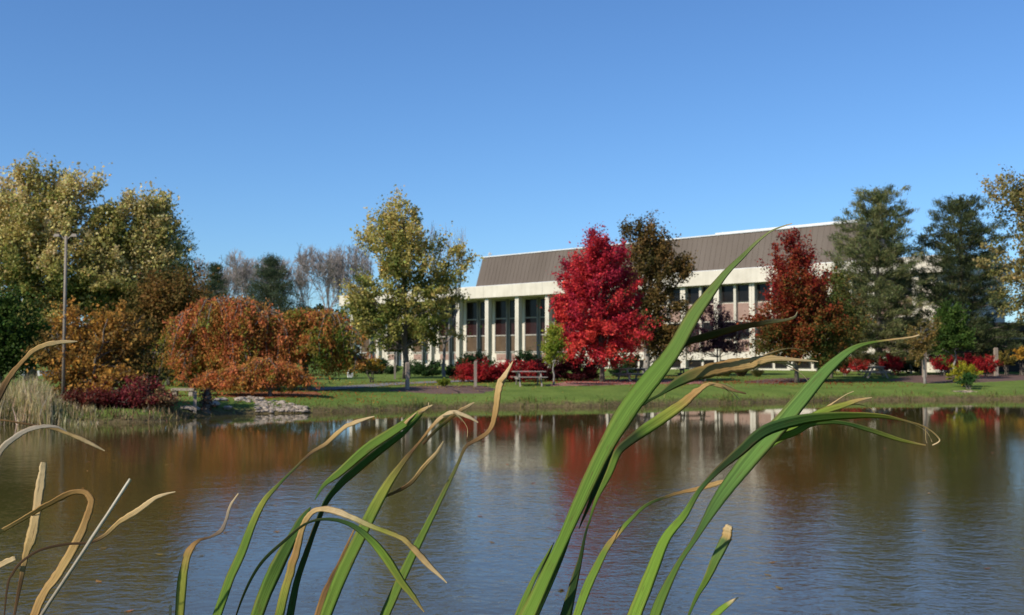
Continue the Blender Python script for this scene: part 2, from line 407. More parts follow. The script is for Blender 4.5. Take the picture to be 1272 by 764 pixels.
# ------------------------------------------------------------------ foliage tools
def unit(n):
    v = RNG.normal(size=(n, 3)); return v / np.linalg.norm(v, axis=1)[:, None]
def leaf_quads(C, size, cols, aspect=0.65, axis_dir=None, spread=1.0):
    """rhombus leaves at C; size (n,) ; axis_dir optional main direction"""
    n = len(C); A = unit(n)
    if axis_dir is not None:
        A = axis_dir + spread * A; A /= np.linalg.norm(A, axis=1)[:, None]
    B = np.cross(A, unit(n)); B /= np.linalg.norm(B, axis=1)[:, None] + 1e-9
    s = np.asarray(size)[:, None] * 0.5
    Nn = np.cross(A, B)
    V = np.stack([C - A * s, C + B * s * aspect + Nn * s * 0.18, C + A * s, C - B * s * aspect + Nn * s * 0.18], 1).reshape(-1, 3)
    Qd = np.arange(n * 4).reshape(-1, 4)
    return V, Qd, np.repeat(cols, 4, axis=0)
def pal(palette, w, jit=0.18):
    """palette list of colours; w in 0..1 per leaf -> blended colour with jitter"""
    p = np.array(palette, dtype=float); x = np.clip(w, 0, 0.9999) * (len(p) - 1); i = x.astype(int); f = (x - i)[:, None]
    c = p[i] * (1 - f) + p[np.minimum(i + 1, len(p) - 1)] * f
    g = np.exp(RNG.normal(0, jit, len(c)))[:, None]
    return np.clip(c * g * np.exp(RNG.normal(0, jit * 0.35, c.shape)), 0.002, 0.9)
def wander(a, b, n=6, amp=0.05, sag=0.0):
    a, b = np.array(a, float), np.array(b, float); t = np.linspace(0, 1, n)[:, None]
    L = np.linalg.norm(b - a)
    p = a + (b - a) * t
    k = RNG.normal(0, amp * L, (n, 3)) * (np.sin(t * PI))
    p = p + k; p[:, 2] += sag * L * np.sin(t[:, 0] * PI)
    return p
def lobe_points(lobes, Y, n, shell=0.55):
    """points in the union of ellipsoids given in photo pixels (cx, cy, rx, ry[, depth factor, dY])"""
    vol = np.array([l[2] * l[3] * l[2] for l in lobes], float) ** 0.8; vol /= vol.sum()
    idx = RNG.choice(len(lobes), n, p=vol)
    d = unit(n); r = RNG.uniform(shell ** 3, 1, n) ** (1 / 3.0)
    out = np.zeros((n, 3)); k = Y / F
    for j, l in enumerate(lobes):
        m = idx == j
        df = l[4] if len(l) > 4 else 1.0; dy = l[5] if len(l) > 5 else 0.0
        c = np.array(P(l[0], l[1], Y)); c[1] += dy
        R = np.array([l[2] * k, l[2] * k * df, l[3] * k])
        out[m] = c + d[m] * r[m][:, None] * R
    return out, idx
def coherent(C, wl):
    out = np.zeros(len(C))
    for _ in range(5):
        d = unit(1)[0] * 2 * PI / (wl * RNG.uniform(0.7, 1.8)); out += np.sin(C @ d + RNG.uniform(0, 6.3))
    return out / 1.9
def tree(name, label, cat, Y, base_px, lobes, leaves, leaf, palette, trunk_r=0.18, clump=0.55, nclump=None, limbs=22, split=0.35,
         shell=0.5, group=None, bark=None, tint=None, aspect=0.7, twigs=0, top_px=None, lean=0, flat=0.7, part=('crown', 'trunk'), jit=0.18, fork=None, spiky=0.1):
    b = base_at(base_px, Y)
    root = empty(name, b, label=label, cat=cat, group=group)
    k = Y / F
    leaves = int(leaves * 1.9); leaf = leaf * 0.74
    nclump = nclump or max(12, leaves // 95)
    cc, idx = lobe_points(lobes, Y, nclump, shell)
    if spiky:
        far_ = RNG.uniform(size=nclump) < spiky
        cen = np.array([np.array(P(lobes[q][0], lobes[q][1], Y)) for q in idx])
        ex = (cc - cen); cc = np.where(far_[:, None], cen + ex * RNG.uniform(1.04, 1.22, (nclump, 1)), cc)
    cc[:, 2] = np.maximum(cc[:, 2], b.z + 0.25)
    tops = [P(l[0], l[1] - l[3], Y).z for l in lobes]; zt = max(tops)
    low = min(P(l[0], l[1] + l[3], Y).z for l in lobes)
    # leaves
    per = RNG.integers(0, nclump, leaves)
    cw = np.clip(0.5 + 0.30 * coherent(cc, 1.6 + 12 * k) + 0.55 * (RNG.uniform(0, 1, nclump) - 0.5), 0, 1)
    if tint is not None: cw = np.clip(tint(cc, cw, k, Y), 0, 1)
    crad = clump * 0.9 * np.exp(RNG.normal(0, 0.35, nclump))
    g = np.clip(RNG.normal(0, 0.5, (leaves, 3)), -1.0, 1.0); g[:, 2] *= flat
    cdir = cc - np.array([cc[:, 0].mean(), Y, low + (zt - low) * 0.25]); cdir /= np.linalg.norm(cdir, axis=1)[:, None] + 1e-6
    g = g * 0.8 + cdir[per] * np.clip(RNG.normal(0, 0.7, (leaves, 1)), -1.4, 1.2) + np.array([0, 0, -0.25]) * RNG.uniform(0, 1, (leaves, 1)) ** 2
    C = cc[per] + g * crad[per][:, None]
    C[:, 2] = np.maximum(C[:, 2], b.z + 0.04)
    w = np.clip(cw[per] + RNG.normal(0, 0.14, leaves), 0, 1)
    Vv, Qd, cl = leaf_quads(C, leaf * np.exp(RNG.normal(0, 0.25, leaves)), pal(palette, w, jit), aspect)
    mesh_np(part[0], Vv, Qd, M_LEAF, root, cols=cl)
    # trunk and limbs
    mb = MB()
    cxz = cc.mean(0)
    tip = np.array([cxz[0] + lean, Y + 0.0, low + (zt - low) * 0.8])
    h0 = max(low, b.z + 0.2)
    if fork is None:
        tp = wander((b.x, b.y, b.z - 0.15), tip, 10, 0.012)
        rr = trunk_r * np.linspace(1.0, 0.22, 10); rr[0] *= 1.35
        mb.tube(tp, rr, 8)
        stems = [tp]
    else:
        stems = []
        for q in range(fork):
            a = q / fork * 2 * PI + 0.4; e = cc[RNG.integers(0, nclump)]
            e = np.array([e[0], e[1], h0 + (zt - h0) * RNG.uniform(0.55, 0.85)])
            tp = wander((b.x + 0.12 * math.cos(a), b.y + 0.12 * math.sin(a), b.z - 0.1), e, 8, 0.03)
            mb.tube(tp, trunk_r * np.linspace(1, 0.2, 8), 6); stems.append(tp)
    sel = RNG.permutation(nclump)[:limbs]
    for j in sel:
        e = cc[j]; st = stems[RNG.integers(0, len(stems))]
        zs = st[:, 2]; want = e[2] - np.hypot(e[0] - st[-1][0], e[1] - st[-1][1]) * RNG.uniform(0.5, 1.0)
        want = min(max(want, h0 - 0.1 + (zt - h0) * 0.02), zs[-1])
        i0 = int(np.argmin(np.abs(zs - want))); s0 = st[i0]
        f = 1 - i0 / len(st)
        br = wander(s0, e, 6, 0.04, -0.04); r0 = trunk_r * (0.22 + 0.25 * f)
        mb.tube(br, np.linspace(r0, 0.012, 6), 5, cap=False)
        for _ in range(twigs):
            q = br[RNG.integers(2, 6)]; dv = unit(1)[0]; dv[2] = abs(dv[2])
            mb.tube(wander(q, q + dv * clump * RNG.uniform(0.8, 2.0), 4, 0.06), np.linspace(0.018, 0.006, 4), 3, cap=False)
    mb.build(part[1], bark or M_BARK, root, smooth=True)
    return root
def shrub(name, label, cat, Y, lobes, leaves, leaf, palette, group=None, clump=0.22, base_px=None, **kw):
    bp = base_px or lobes[0][0]
    return tree(name, label, cat, Y, bp, lobes, leaves, leaf, palette, trunk_r=0.035, clump=clump, limbs=kw.pop('limbs', 18), group=group,
                part=('foliage', 'stems'), fork=kw.pop('fork', 5), shell=kw.pop('shell', 0.6), spiky=0.04, **kw)

def pine(name, label, Y, base_px, top_py, half_px, bottom_py, palette, n_needles, trunk_r=0.24, group=None, seed=0, droop=0.0, ragged=0.3, width_pow=0.8, skew=0.0, whorls=17, clump=0.34):
    b = base_at(base_px, Y); root = empty(name, b, label=label, cat='tree', group=group)
    k = Y / F; zt = P(base_px, top_py, Y).z; zb = P(base_px, bottom_py, Y).z; H = zt - zb; R = half_px * k
    mb = MB()
    tp = wander((b.x, b.y, b.z - 0.15), (b.x, b.y, zt - 0.15), 12, 0.004); mb.tube(tp, trunk_r * np.linspace(1.0, 0.1, 12), 8)
    cc = []; cd = []
    for w in range(whorls):
        t = (w + RNG.uniform(-0.3, 0.3)) / whorls; t = min(max(t, 0.0), 0.985); z = zb + H * t
        L0 = R * ((1 - t) ** width_pow) * (0.55 + 0.45 * min(1, t * 5 + 0.35)) + 0.25
        nb = RNG.integers(5, 8); a0 = RNG.uniform(0, 2 * PI)
        for q in range(nb):
            a = a0 + q / nb * 2 * PI + RNG.normal(0, 0.2); L = L0 * np.exp(RNG.normal(0, ragged)) * (1 + skew * math.cos(a)); L = min(L, L0 * 1.35)
            rise = L * (0.05 + 0.55 * t ** 1.4) - droop * L
            e = np.array([b.x + math.cos(a) * L, b.y + math.sin(a) * L, min(z + rise, zt + 0.1)])
            br = wander((b.x, b.y, z), e, 6, 0.03, -0.07); mb.tube(br, np.linspace(0.05 * (1.2 - t), 0.012, 6), 4, cap=False)
            m = max(3, int(L / 0.32))
            for s in np.linspace(0.28, 1.0, m):
                x = s * 5; i = min(int(x), 4); p = br[i] + (br[i + 1] - br[i]) * (x - i)
                side = RNG.normal(0, 0.16 * L * (0.4 + 0.6 * (1 - s)), 3); side[2] *= 0.35
                cc.append(p + side); d = (br[-1] - br[0]) / (L + 1e-6); d = d + np.array([0, 0, 0.75]); cd.append(d / np.linalg.norm(d))
    for _ in range(6): cc.append(np.array([b.x, b.y, zt - RNG.uniform(0, 0.9)]) + RNG.normal(0, 0.08, 3)); cd.append(np.array([0, 0, 1.0]))
    cc = np.array(cc); cd = np.array(cd); nc = len(cc)
    per = RNG.integers(0, nc, n_needles); g = RNG.normal(0, 0.42, (n_needles, 3)); g[:, 2] *= 0.55
    C = cc[per] + g * clump * 1.35
    cw = RNG.uniform(0, 1, nc)
    Vv, Qd, cl = leaf_quads(C, 0.26 * np.exp(RNG.normal(0, 0.2, n_needles)), pal(palette, np.clip(cw[per] + RNG.normal(0, 0.12, n_needles), 0, 1), 0.2), 0.16, cd[per], 0.75)
    mesh_np('crown', Vv, Qd, M_NEEDLE, root, cols=cl)
    mb.build('trunk', M_BARK, root, smooth=True)
    return root

def catmull_(A, sub):
    A = np.asarray(A, float); n = len(A); out = []
    for i in range(n - 1):
        p0, p1, p2, p3 = A[max(i - 1, 0)], A[i], A[i + 1], A[min(i + 2, n - 1)]
        for q in range(sub):
            t = q / sub; out.append(0.5 * ((2 * p1) + (-p0 + p2) * t + (2 * p0 - 5 * p1 + 4 * p2 - p3) * t * t + (-p0 + 3 * p1 - 3 * p2 + p3) * t ** 3))
    out.append(A[-1]); return np.array(out)
def weeping(name, label, Y, base_px, domes, strands, leaves_per, palette, leaf=0.13, trunk_r=0.16, group=None, tint=None, trunk_top=None, lean_px=0):
    """domes: (cx, top_py, rx, bottom_py[, depth factor])  strands hang from the dome's top to its skirt"""
    b = base_at(base_px, Y); root = empty(name, b, label=label, cat='tree', group=group); k = Y / F
    mb = MB(); VV = []; WW = []
    vol = np.array([d[2] ** 2 for d in domes], float); vol /= vol.sum()
    z0 = b.z
    t_top = P(base_px + lean_px, trunk_top or (domes[0][1] + 12), Y)
    tp = wander((b.x, b.y, b.z - 0.15), (t_top.x, t_top.y, t_top.z), 8, 0.02); rr = trunk_r * np.linspace(1, 0.5, 8); rr[0] *= 1.4
    mb.tube(tp, rr, 8)
    for j, dm in enumerate(domes):
        cx, ty, rx, by = dm[:4]; df = dm[4] if len(dm) > 4 else 1.0
        c = P(cx, ty, Y); top = c.z; zb = max(P(cx, by, Y).z, z0 + 0.15); H = top - zb; R = rx * k
        nb = 17; per_b = max(4, int(strands * vol[j] / nb))
        for q in range(nb):
            a = RNG.uniform(0, 2 * PI); rmax = R * RNG.uniform(0.35, 1.12); drop = H * (0.10 + 0.5 * (rmax / R) ** 2.2) * RNG.uniform(0.35, 1.5)
            s0 = tp[RNG.integers(4, 8)]; hub = np.array([c.x, c.y, top - 0.1 * H * RNG.uniform(0, 1.5)])
            e = np.array([c.x + math.cos(a) * rmax, c.y + math.sin(a) * rmax * df, top - drop])
            mid = hub + (e - hub) * 0.45; mid[2] = max(hub[2], e[2]) - 0.04 * H
            arc = catmull_([s0, hub * 0.6 + s0 * 0.4, mid, e], 5)
            mb.tube(arc - np.array([0, 0, 0.09]), np.linspace(trunk_r * 0.36, 0.012, len(arc)), 5, cap=False)
            cb = np.clip(RNG.uniform(0, 1), 0, 1); lenb = RNG.uniform(0.38, 1.05)
            outv = np.array([math.cos(a), math.sin(a) * df])
            for _ in range(per_b):
                u_ = RNG.uniform(0.35, 1.0); i_ = min(int(u_ * (len(arc) - 1)), len(arc) - 2); f_ = u_ * (len(arc) - 1) - i_
                o = arc[i_] * (1 - f_) + arc[i_ + 1] * f_
                sw = RNG.normal(0, 0.17 * R, 2)
                x, y, zz = o[0] + sw[0], o[1] + sw[1], o[2] - abs(RNG.normal(0, 0.05 * H)) + 0.03 * H
                Ln = (zz - zb) * lenb * RNG.uniform(0.55, 1.15) * (0.35 + 0.65 * u_); ze = max(zz - max(Ln, 0.16 * H), zb - 0.04 * H)
                m = max(3, int(leaves_per * RNG.uniform(0.6, 1.3) * (0.5 + (zz - ze) / H)))
                s_ = RNG.uniform(0, 1, m) ** 0.85; out = 0.12 * R * np.sin(np.minimum(1, s_ * 1.4) * PI / 2)
                pts = np.column_stack([x + outv[0] * out, y + outv[1] * out, zz + (ze - zz) * s_]) + RNG.normal(0, 0.085, (m, 3)) * [1, 1, .7] + np.array([1, 0.4, 0]) * (RNG.normal(0, 0.16) * s_[:, None] ** 1.3)
                VV.append(pts); w0 = np.clip(cb + RNG.normal(0, 0.1), 0, 1)
                if tint is not None: w0 = tint(np.array([x, y, zz]), w0, k, Y, top, zb)
                WW.append(np.clip(w0 + RNG.normal(0, 0.1, m), 0, 1))
                if RNG.uniform() < 0.15: mb.tube([(x, y, zz), (x + outv[0] * 0.1 * R, y + outv[1] * 0.1 * R, ze)], [0.012, 0.006], 3, cap=False)
    C = np.vstack(VV); C[:, 2] = np.maximum(C[:, 2], z0 + 0.05); w = np.concatenate(WW); n = len(C)
    Vv, Qd, cl = leaf_quads(C, leaf * np.exp(RNG.normal(0, 0.25, n)), pal(palette, w, 0.2), 0.5, np.tile([0, 0, -1.0], (n, 1)), 1.0)
    mesh_np('crown', Vv, Qd, M_LEAF, root, cols=cl); mb.build('trunk', M_BARK, root, smooth=True)
    return root

def bare_tree(name, label, Y, px, top_py, half_px, group, depth=7, tr=1.0):
    b = base_at(px, Y); root = empty(name, b, label=label, cat='tree', group=group); k = Y / F
    H = P(px, top_py, Y).z - b.z; R = half_px * k; mb = MB()
    def grow(p, d, L, r, lev):
        n = 4; q = p + d * L
        if abs(q[0] - b.x) > R * RNG.uniform(.75, 1.05): d = d * np.array([-0.15, 1, 1]); q = p + d * L
        q[2] = min(q[2], b.z + H * RNG.uniform(0.93, 1.03))
        pts = wander(p, q, n, 0.04); mb.tube(pts, np.linspace(r, r * 0.62, n), 5 if lev < 2 else 3, cap=False)
        if lev >= depth: return
        for i in range(3 if lev < depth - 1 else 4):
            dd = d + RNG.normal(0, 0.40, 3) + np.array([0, 0, 0.14]); dd /= np.linalg.norm(dd)
            s = pts[-1] if i < 2 else pts[RNG.integers(1, 4)]
            grow(s.copy(), dd, L * RNG.uniform(0.62, 0.82), max(r * 0.55, 0.024 if tr == 1.0 else 0.008), lev + 1)
    base = np.array(b); top0 = base + np.array([0, 0, H * 0.2])
    mb.tube(wander(base - [0, 0, .2], top0, 4, 0.02), np.linspace(0.3, 0.24, 4) * tr, 7, cap=False)
    for q in range(4):
        a = RNG.uniform(0, 2 * PI); d = np.array([math.cos(a) * 0.42, math.sin(a) * 0.42, 1.0]); d /= np.linalg.norm(d)
        grow(top0.copy(), d, H * 0.25, 0.15 * tr, 1)
    mb.build('branches', M_TWIG, root)
    return root

# ------------------------------------------------------------------ office building
TX, TY = 0.692, -0.722
_l = math.hypot(TX, TY); TX /= _l; TY /= _l
OY = 127.05
NX, NY = -TY, TX                                             # inward normal
ZG = 1.2
BROT = math.atan2(TY, TX)
def u_at(px, yin=0.0):
    k = (px - CX) / F; ox, oy = NX * yin, OY + NY * yin
    return (k * oy - ox) / (TX - k * TY)
bld = empty('office_building', (0, OY, ZG), BROT, label='long office building with off-white columns, pink panels and brown sloping metal roof', cat='building'); LOCAL.add(bld.name)
def bpart(mb, name, mat, parent=None, smooth=False): return mb.build(name, mat, parent or bld, smooth)
ZF0, ZF1, ZR = 9.2 - ZG, 10.53 - ZG, 14.05 - ZG              # fascia bottom / top, roof top
UL, UM, UP, UR = u_at(421), u_at(587), u_at(722), u_at(1165) # left end, mansard's left end, portico's right end, right end
DEP = 13.0
WALLY = 3.9
# body walls
mb = MB()
mb.box(UL + 1.6, UP, WALLY, DEP, -0.3, ZF0 - 0.004)
mb.box(UP + 0.002, UR, 0.95, DEP, -0.3, ZF0 - 0.004)
bpart(mb, 'wall', M_CONC)
mb = MB(); mb.box(UL, UR + 0.5, 0, DEP + 0.5, ZF0, ZF1); bpart(mb, 'fascia', M_CONC)
mb = MB(); mb.box(UL + 0.05, UR + 0.45, 0.06, DEP + 0.44, ZF1, ZF1 + 0.06); bpart(mb, 'fascia_cap', M_WHITE)
# mansard roof with standing seams
mb = MB(); ins = 1.0; z0 = ZF1 + 0.062
y0, y1, x0, x1 = 0.5, 7.0, UM, u_at(1070)
mb.hexa([(x0, y0, z0), (x1, y0, z0), (x0, y1, z0), (x1, y1, z0), (x0 + ins * .12, y0 + ins, ZR), (x1 - ins, y0 + ins, ZR), (x0 + ins * .12, y1 - ins, ZR), (x1 - ins, y1 - ins, ZR)])
sl = math.hypot(ins, ZR - z0); nseam = int((x1 - x0) / 0.6)
for i in range(1, nseam):
    x = x0 + (x1 - x0) * i / nseam
    a = Vector((x, y0, z0)); d = Vector((0, ins, ZR - z0)); nn = Vector((0, -(ZR - z0), ins)).normalized() * 0.022
    w = 0.018
    if x < x0 + ins or x > x1 - ins: continue
    mb.hexa([a + Vector((-w, 0, 0)), a + Vector((w, 0, 0)), a + d + Vector((-w, 0, 0)), a + d + Vector((w, 0, 0)),
             a + nn + Vector((-w, 0, 0)), a + nn + Vector((w, 0, 0)), a + d + nn + Vector((-w, 0, 0)), a + d + nn + Vector((w, 0, 0))])
roof = bpart(mb, 'roof', M_ROOF)
mb = MB(); mb.box(x0 + ins * .12 - .1, x1 - ins + .1, y0 + ins - .1, y1 - ins + .1, ZR + 0.002, ZR + 0.12); mb.build('roof_cap', M_WHITE, roof)
ur = u_at(891, ins + 1)
mb = MB(); mb.box(ur, x1 - ins, y0 + ins + 0.3, y1 - ins - 1, ZR + 0.122, ZR + 0.30); mb.build('parapet', M_WHITE, roof)
ua = u_at(601, 4); mb = MB()
mb.tube([(ua, 5, ZR + .1), (ua, 5, ZR + 1.0)], 0.05, 6); mb.tube([(ua - .28, 5, ZR + .75), (ua, 5, ZR + 1.0), (ua + .25, 5, ZR + .8)], 0.09, 6)
mb.build('antenna', M_WHITE, roof)
# portico columns
colpx = [681, 643.5, 606, 570, 535.5, 502.5, 470.5, 438]
mbc = MB(); mbc.box(-0.29, 0.29, 0.4, 0.95, 0.0, ZF0 - 0.002)
first = None
def place(proto, x, y=0, z=0):
    c = proto.copy(); COL.objects.link(c); c.parent = proto.parent; c.location = (x, y, z); return c
cu = [u_at(p, 0.6) for p in colpx] + [u_at(719, .6)]
c0 = bpart(mbc, 'column', M_CONC); c0.location = (cu[0], 0, 0)
for u in cu[1:]: place(c0, u)
# portico windows: frame with three stacked panes and pink spandrel
def tall_window():
    w = empty('window', (0, 0, 0)); w.parent = bld
    hw = 1.0; zb, z1, z2, zt = 2.95 - ZG, 4.9 - ZG, 6.9 - ZG, ZF0 - 0.12
    mb = MB(); y = WALLY
    for x in (-hw, hw): mb.box(x - 0.06, x + 0.06, y - 0.16, y - 0.002, zb - 0.1, zt)
    for z in (zb, z1, z2, zt): mb.box(-hw + 0.061, hw - 0.061, y - 0.14, y - 0.002, z - 0.06, z + 0.06)
    mb.build('frame', M_CONCW, w)
    for (a, b2, m) in ((zb + .06, z1 - .06, M_BLIND), (z1 + .06, z2 - .06, M_PANED), (z2 + .06, zt - .06, M_GLASS)):  # eave shadow put into the colours: lowest pane sunlit brown, upper ones dark
        mb = MB(); mb.box(-hw + .061, hw - .061, y - 0.06, y - 0.004, a, b2); mb.build('pane', m, w)
    return w
def copy_tree(o, parent):
    c = o.copy(); COL.objects.link(c); c.parent = parent
    for ch in o.children: copy_tree(ch, c)
    return c
tw = tall_window(); firstw = True; spand = None
for i, u in enumerate(cu[:-1]):
    un = u + 4.95
    base_u = u_at(colpx[i] + 17, WALLY); pit = 2.46
    for j in range(2):
        x = base_u + j * pit
        if x > UP - 1.2: continue
        if firstw: w = tw; firstw = False
        else: w = copy_tree(tw, bld)
        w.location = (x, 0, 0)
        if spand is None:
            mb = MB(); mb.box(-0.86, 0.86, WALLY - 0.04, WALLY - 0.003, 2.0 - ZG, 2.72 - ZG); spand = bpart(mb, 'spandrel', M_PINK); spand.location = (x, 0, 0)
        else: place(spand, x)
        mbp = None
    # pier between the two windows, its dark grey carrying the column's cast shadow
    if i == 0:
        mb = MB(); mb.box(-0.16, 0.16, WALLY - 0.3, WALLY - 0.003, 0, ZF0 - .003); pier = bpart(mb, 'pier', M_CONCG); pier.location = (base_u + pit / 2, 0, 0)
    else: place(pier, base_u + pit / 2)
# flush three-storey section
def flush_window(zb, zt, hw=0.72):
    w = empty('window', (0, 0, 0)); w.parent = bld; y = 0.95
    mb = MB()
    for x in (-hw, hw): mb.box(x - 0.05, x + 0.05, y - 0.08, y - 0.002, zb, zt)
    for z in (zb + .04, zt - .04): mb.box(-hw + .051, hw - .051, y - 0.07, y - .002, z - .04, z + .04)
    mb.build('frame', M_FRAME, w)
    zz = zb + (zt - zb) * RNG.uniform(.45, .6)
    mb = MB(); mb.box(-hw + .051, hw - .051, y - 0.04, y - .004, zb + .081, zt - .081); mb.build('pane', M_GLASS, w)
    return w
protos = [(flush_window(7.5 - ZG, 9.08 - ZG), 7.5), (flush_window(4.05 - ZG, 5.65 - ZG), 4.05), (flush_window(1.3 - ZG, 2.0 - ZG), 1.3)]
used = [False] * 3; pan = pil = mul = None
u0 = u_at(892, 0.7); du = 4.0
nb0 = int(math.ceil((UP + 0.5 - u0) / du)); nb1 = int((UR - u0) / du)
for bnum in range(nb0, nb1 + 1):
    u = u0 + bnum * du
    if pil is None:
        mb = MB(); mb.box(-0.3, 0.3, 0.45, 0.949, 0, ZF0 - .002); pil = bpart(mb, 'pilaster', M_CONC); pil.location = (u, 0, 0)
        mb = MB(); mb.box(-0.13, 0.13, 0.6, 0.949, 2.1 - ZG, ZF0 - .002); mul = bpart(mb, 'mullion', M_CONC); mul.location = (u + du / 2, 0, 0)
    else:
        place(pil, u); 
        if u + du < UR: place(mul, u + du / 2)
    if u + du > UR: continue
    for j in (0.27, 0.73):
        x = u + du * j
        for f in range(3):
            if not used[f]: w = protos[f][0]; used[f] = True
            else: w = copy_tree(protos[f][0], bld)
            w.location = (x, 0, 0)
        for (a, b2) in ((5.78, 7.38), (2.85, 3.95)):
            if pan is None or (a, b2) not in pan:
                mb = MB(); mb.box(-0.78, 0.78, 0.9, 0.948, a - ZG, b2 - ZG); o = bpart(mb, 'panel', M_PINK); o.location = (x, 0, 0)
                pan = pan or {}; pan[(a, b2)] = o
            else: place(pan[(a, b2)], x)
mb = MB(); mb.box(UP + .01, UR - .01, 0.7, 0.949, 2.05 - ZG, 2.75 - ZG); 
band = bpart(mb, 'band', M_CONC)
mb = MB(); mb.box(u_at(536), u_at(556), -1.2, -0.2, 0.0, 0.35); bpart(mb, 'step', M_CONC)

# dark low building at the far right
db = empty('low_dark_building', (WX(1275, 92), 92, 1.2), 0, label='low dark brown building with flat roof at right behind the red bushes', cat='building'); LOCAL.add(db.name)
kx = 92 / F
mb = MB(); mb.box(-5.5, 9, 0.6, 9, -0.2, 3.2, M=None); mb.build('wall', M_DARKB, db)
mb = MB(); mb.box(-6.0, 9.5, -0.6, 9.6, 3.202, 3.9); mb.build('roof', M_DARKB, db)
mb = MB(); mb.box(-5.2, -0.5, -2.6, -0.62, 2.5, 2.68); mb.build('canopy', M_CONCG, db)
for x in (-5.0, -2.8, -0.7):
    mb = MB(); mb.box(x - .06, x + .06, -2.5, -2.38, -0.1, 2.498); mb.build('post', M_FRAME, db)
for x in (1.2, 3.2):
    w = empty('window', (0, 0, 0)); w.parent = db
    mb = MB(); mb.box(x - .7, x + .7, 0.5, 0.598, 1.0, 2.3); mb.build('frame', M_FRAME, w)
    mb = MB(); mb.box(x - .62, x + .62, 0.47, 0.499, 1.08, 2.22); mb.build('pane', M_GLASS, w)

# ------------------------------------------------------------------ trees
G1, G2, G3 = (0.045, 0.075, 0.018), (0.085, 0.12, 0.025), (0.14, 0.16, 0.04)
YL, GO, TAN = (0.30, 0.22, 0.06), (0.42, 0.22, 0.035), (0.34, 0.27, 0.12)
# far bare trees
for (px, ty, hw, lb) in [(268, 322, 22, 'bare grey tree leftmost behind the weeping trees, partly hidden'),
                         (312, 308, 32, 'bare grey tree rising just left of the small dark pine'),
                         (356, 314, 26, 'bare grey tree just right of the small dark pine'),
                         (395, 299, 30, 'tallest bare grey tree with rounded twiggy top between pine and yellow maple'),
                         (437, 304, 24, 'bare grey tree half hidden by left edge of the yellow maple')]:
    bare_tree('bare_tree', lb, 165 + RNG.uniform(-5, 5), px, ty, hw, 'bare trees in the distance')
bare_tree('bare_tree', 'thin bare tree with fine twigs at right side of the yellow maple', 71, 552, 268, 26, None, depth=5, tr=0.38)
PINE_D = [(0.034, 0.052, 0.028), (0.062, 0.085, 0.042), (0.10, 0.122, 0.062)]
PINE_L = [(0.075, 0.095, 0.036), (0.14, 0.155, 0.057), (0.23, 0.22, 0.09)]
pine('pine_tree', 'small dark green pine in front of the distant bare trees', 118, 336, 318, 45, 412, PINE_D, 34000, ragged=0.16, width_pow=0.95, whorls=15, clump=0.5)
pine('pine_tree', 'dark conifer mostly hidden behind the large yellow-green tree at left', 70, 196, 262, 62, 430, PINE_D, 30000, ragged=0.25, whorls=14, skew=0.2, clump=0.5)
pine('pine_tree', 'small dark conifer tip showing between weeping trees and bare trees', 100, 266, 328, 18, 420, PINE_D, 12000, whorls=11, clump=0.4, width_pow=0.9)
pine('pine_tree', 'tall olive-green pine with visible grey trunk behind the right picnic table', 82, 1092, 238, 66, 447, PINE_L, 88000, trunk_r=0.27, ragged=0.16, width_pow=0.5, whorls=24, group='tall pines by the building')
pine('pine_tree', 'tall darker pine with ragged top, rightmost of the two large pines', 84, 1196, 249, 62, 445, [(0.036, 0.05, 0.02), (0.068, 0.085, 0.034), (0.12, 0.13, 0.052)], 80000, trunk_r=0.3, ragged=0.22, width_pow=0.4, whorls=23, group='tall pines by the building')

# left bank
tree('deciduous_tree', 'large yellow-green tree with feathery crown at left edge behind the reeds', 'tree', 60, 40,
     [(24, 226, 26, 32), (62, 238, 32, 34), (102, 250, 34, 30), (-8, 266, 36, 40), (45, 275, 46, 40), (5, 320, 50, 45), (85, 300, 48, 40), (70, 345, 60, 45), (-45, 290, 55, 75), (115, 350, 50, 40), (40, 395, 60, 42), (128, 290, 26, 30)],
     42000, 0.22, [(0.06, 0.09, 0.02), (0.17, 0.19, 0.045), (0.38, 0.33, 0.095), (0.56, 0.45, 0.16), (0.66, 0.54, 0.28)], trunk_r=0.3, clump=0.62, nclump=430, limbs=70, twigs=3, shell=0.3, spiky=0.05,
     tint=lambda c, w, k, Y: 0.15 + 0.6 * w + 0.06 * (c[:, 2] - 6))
tree('deciduous_tree', 'yellow-green tree with pale sunlit top just left of the conifer tip', 'tree', 61, 165,
     [(178, 262, 26, 24), (200, 272, 20, 24), (158, 285, 30, 30), (185, 305, 34, 34), (150, 335, 44, 42), (203, 325, 20, 28), (165, 375, 50, 40)],
     26000, 0.22, [(0.07, 0.10, 0.022), (0.22, 0.22, 0.05), (0.46, 0.38, 0.13), (0.66, 0.54, 0.26)], trunk_r=0.22, clump=0.58, nclump=260, limbs=50, twigs=3, shell=0.3, spiky=0.03,
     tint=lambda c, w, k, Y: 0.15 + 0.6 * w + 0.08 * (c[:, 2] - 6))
tree('deciduous_tree', 'dark green leafy tree at far left edge below the yellow crown', 'tree', 45, 5,
     [(10, 405, 34, 40), (-30, 410, 40, 50), (18, 440, 30, 22)], 11000, 0.19, [(0.025, 0.045, 0.010), (0.055, 0.095, 0.016), (0.10, 0.15, 0.025)], trunk_r=0.15, limbs=16)
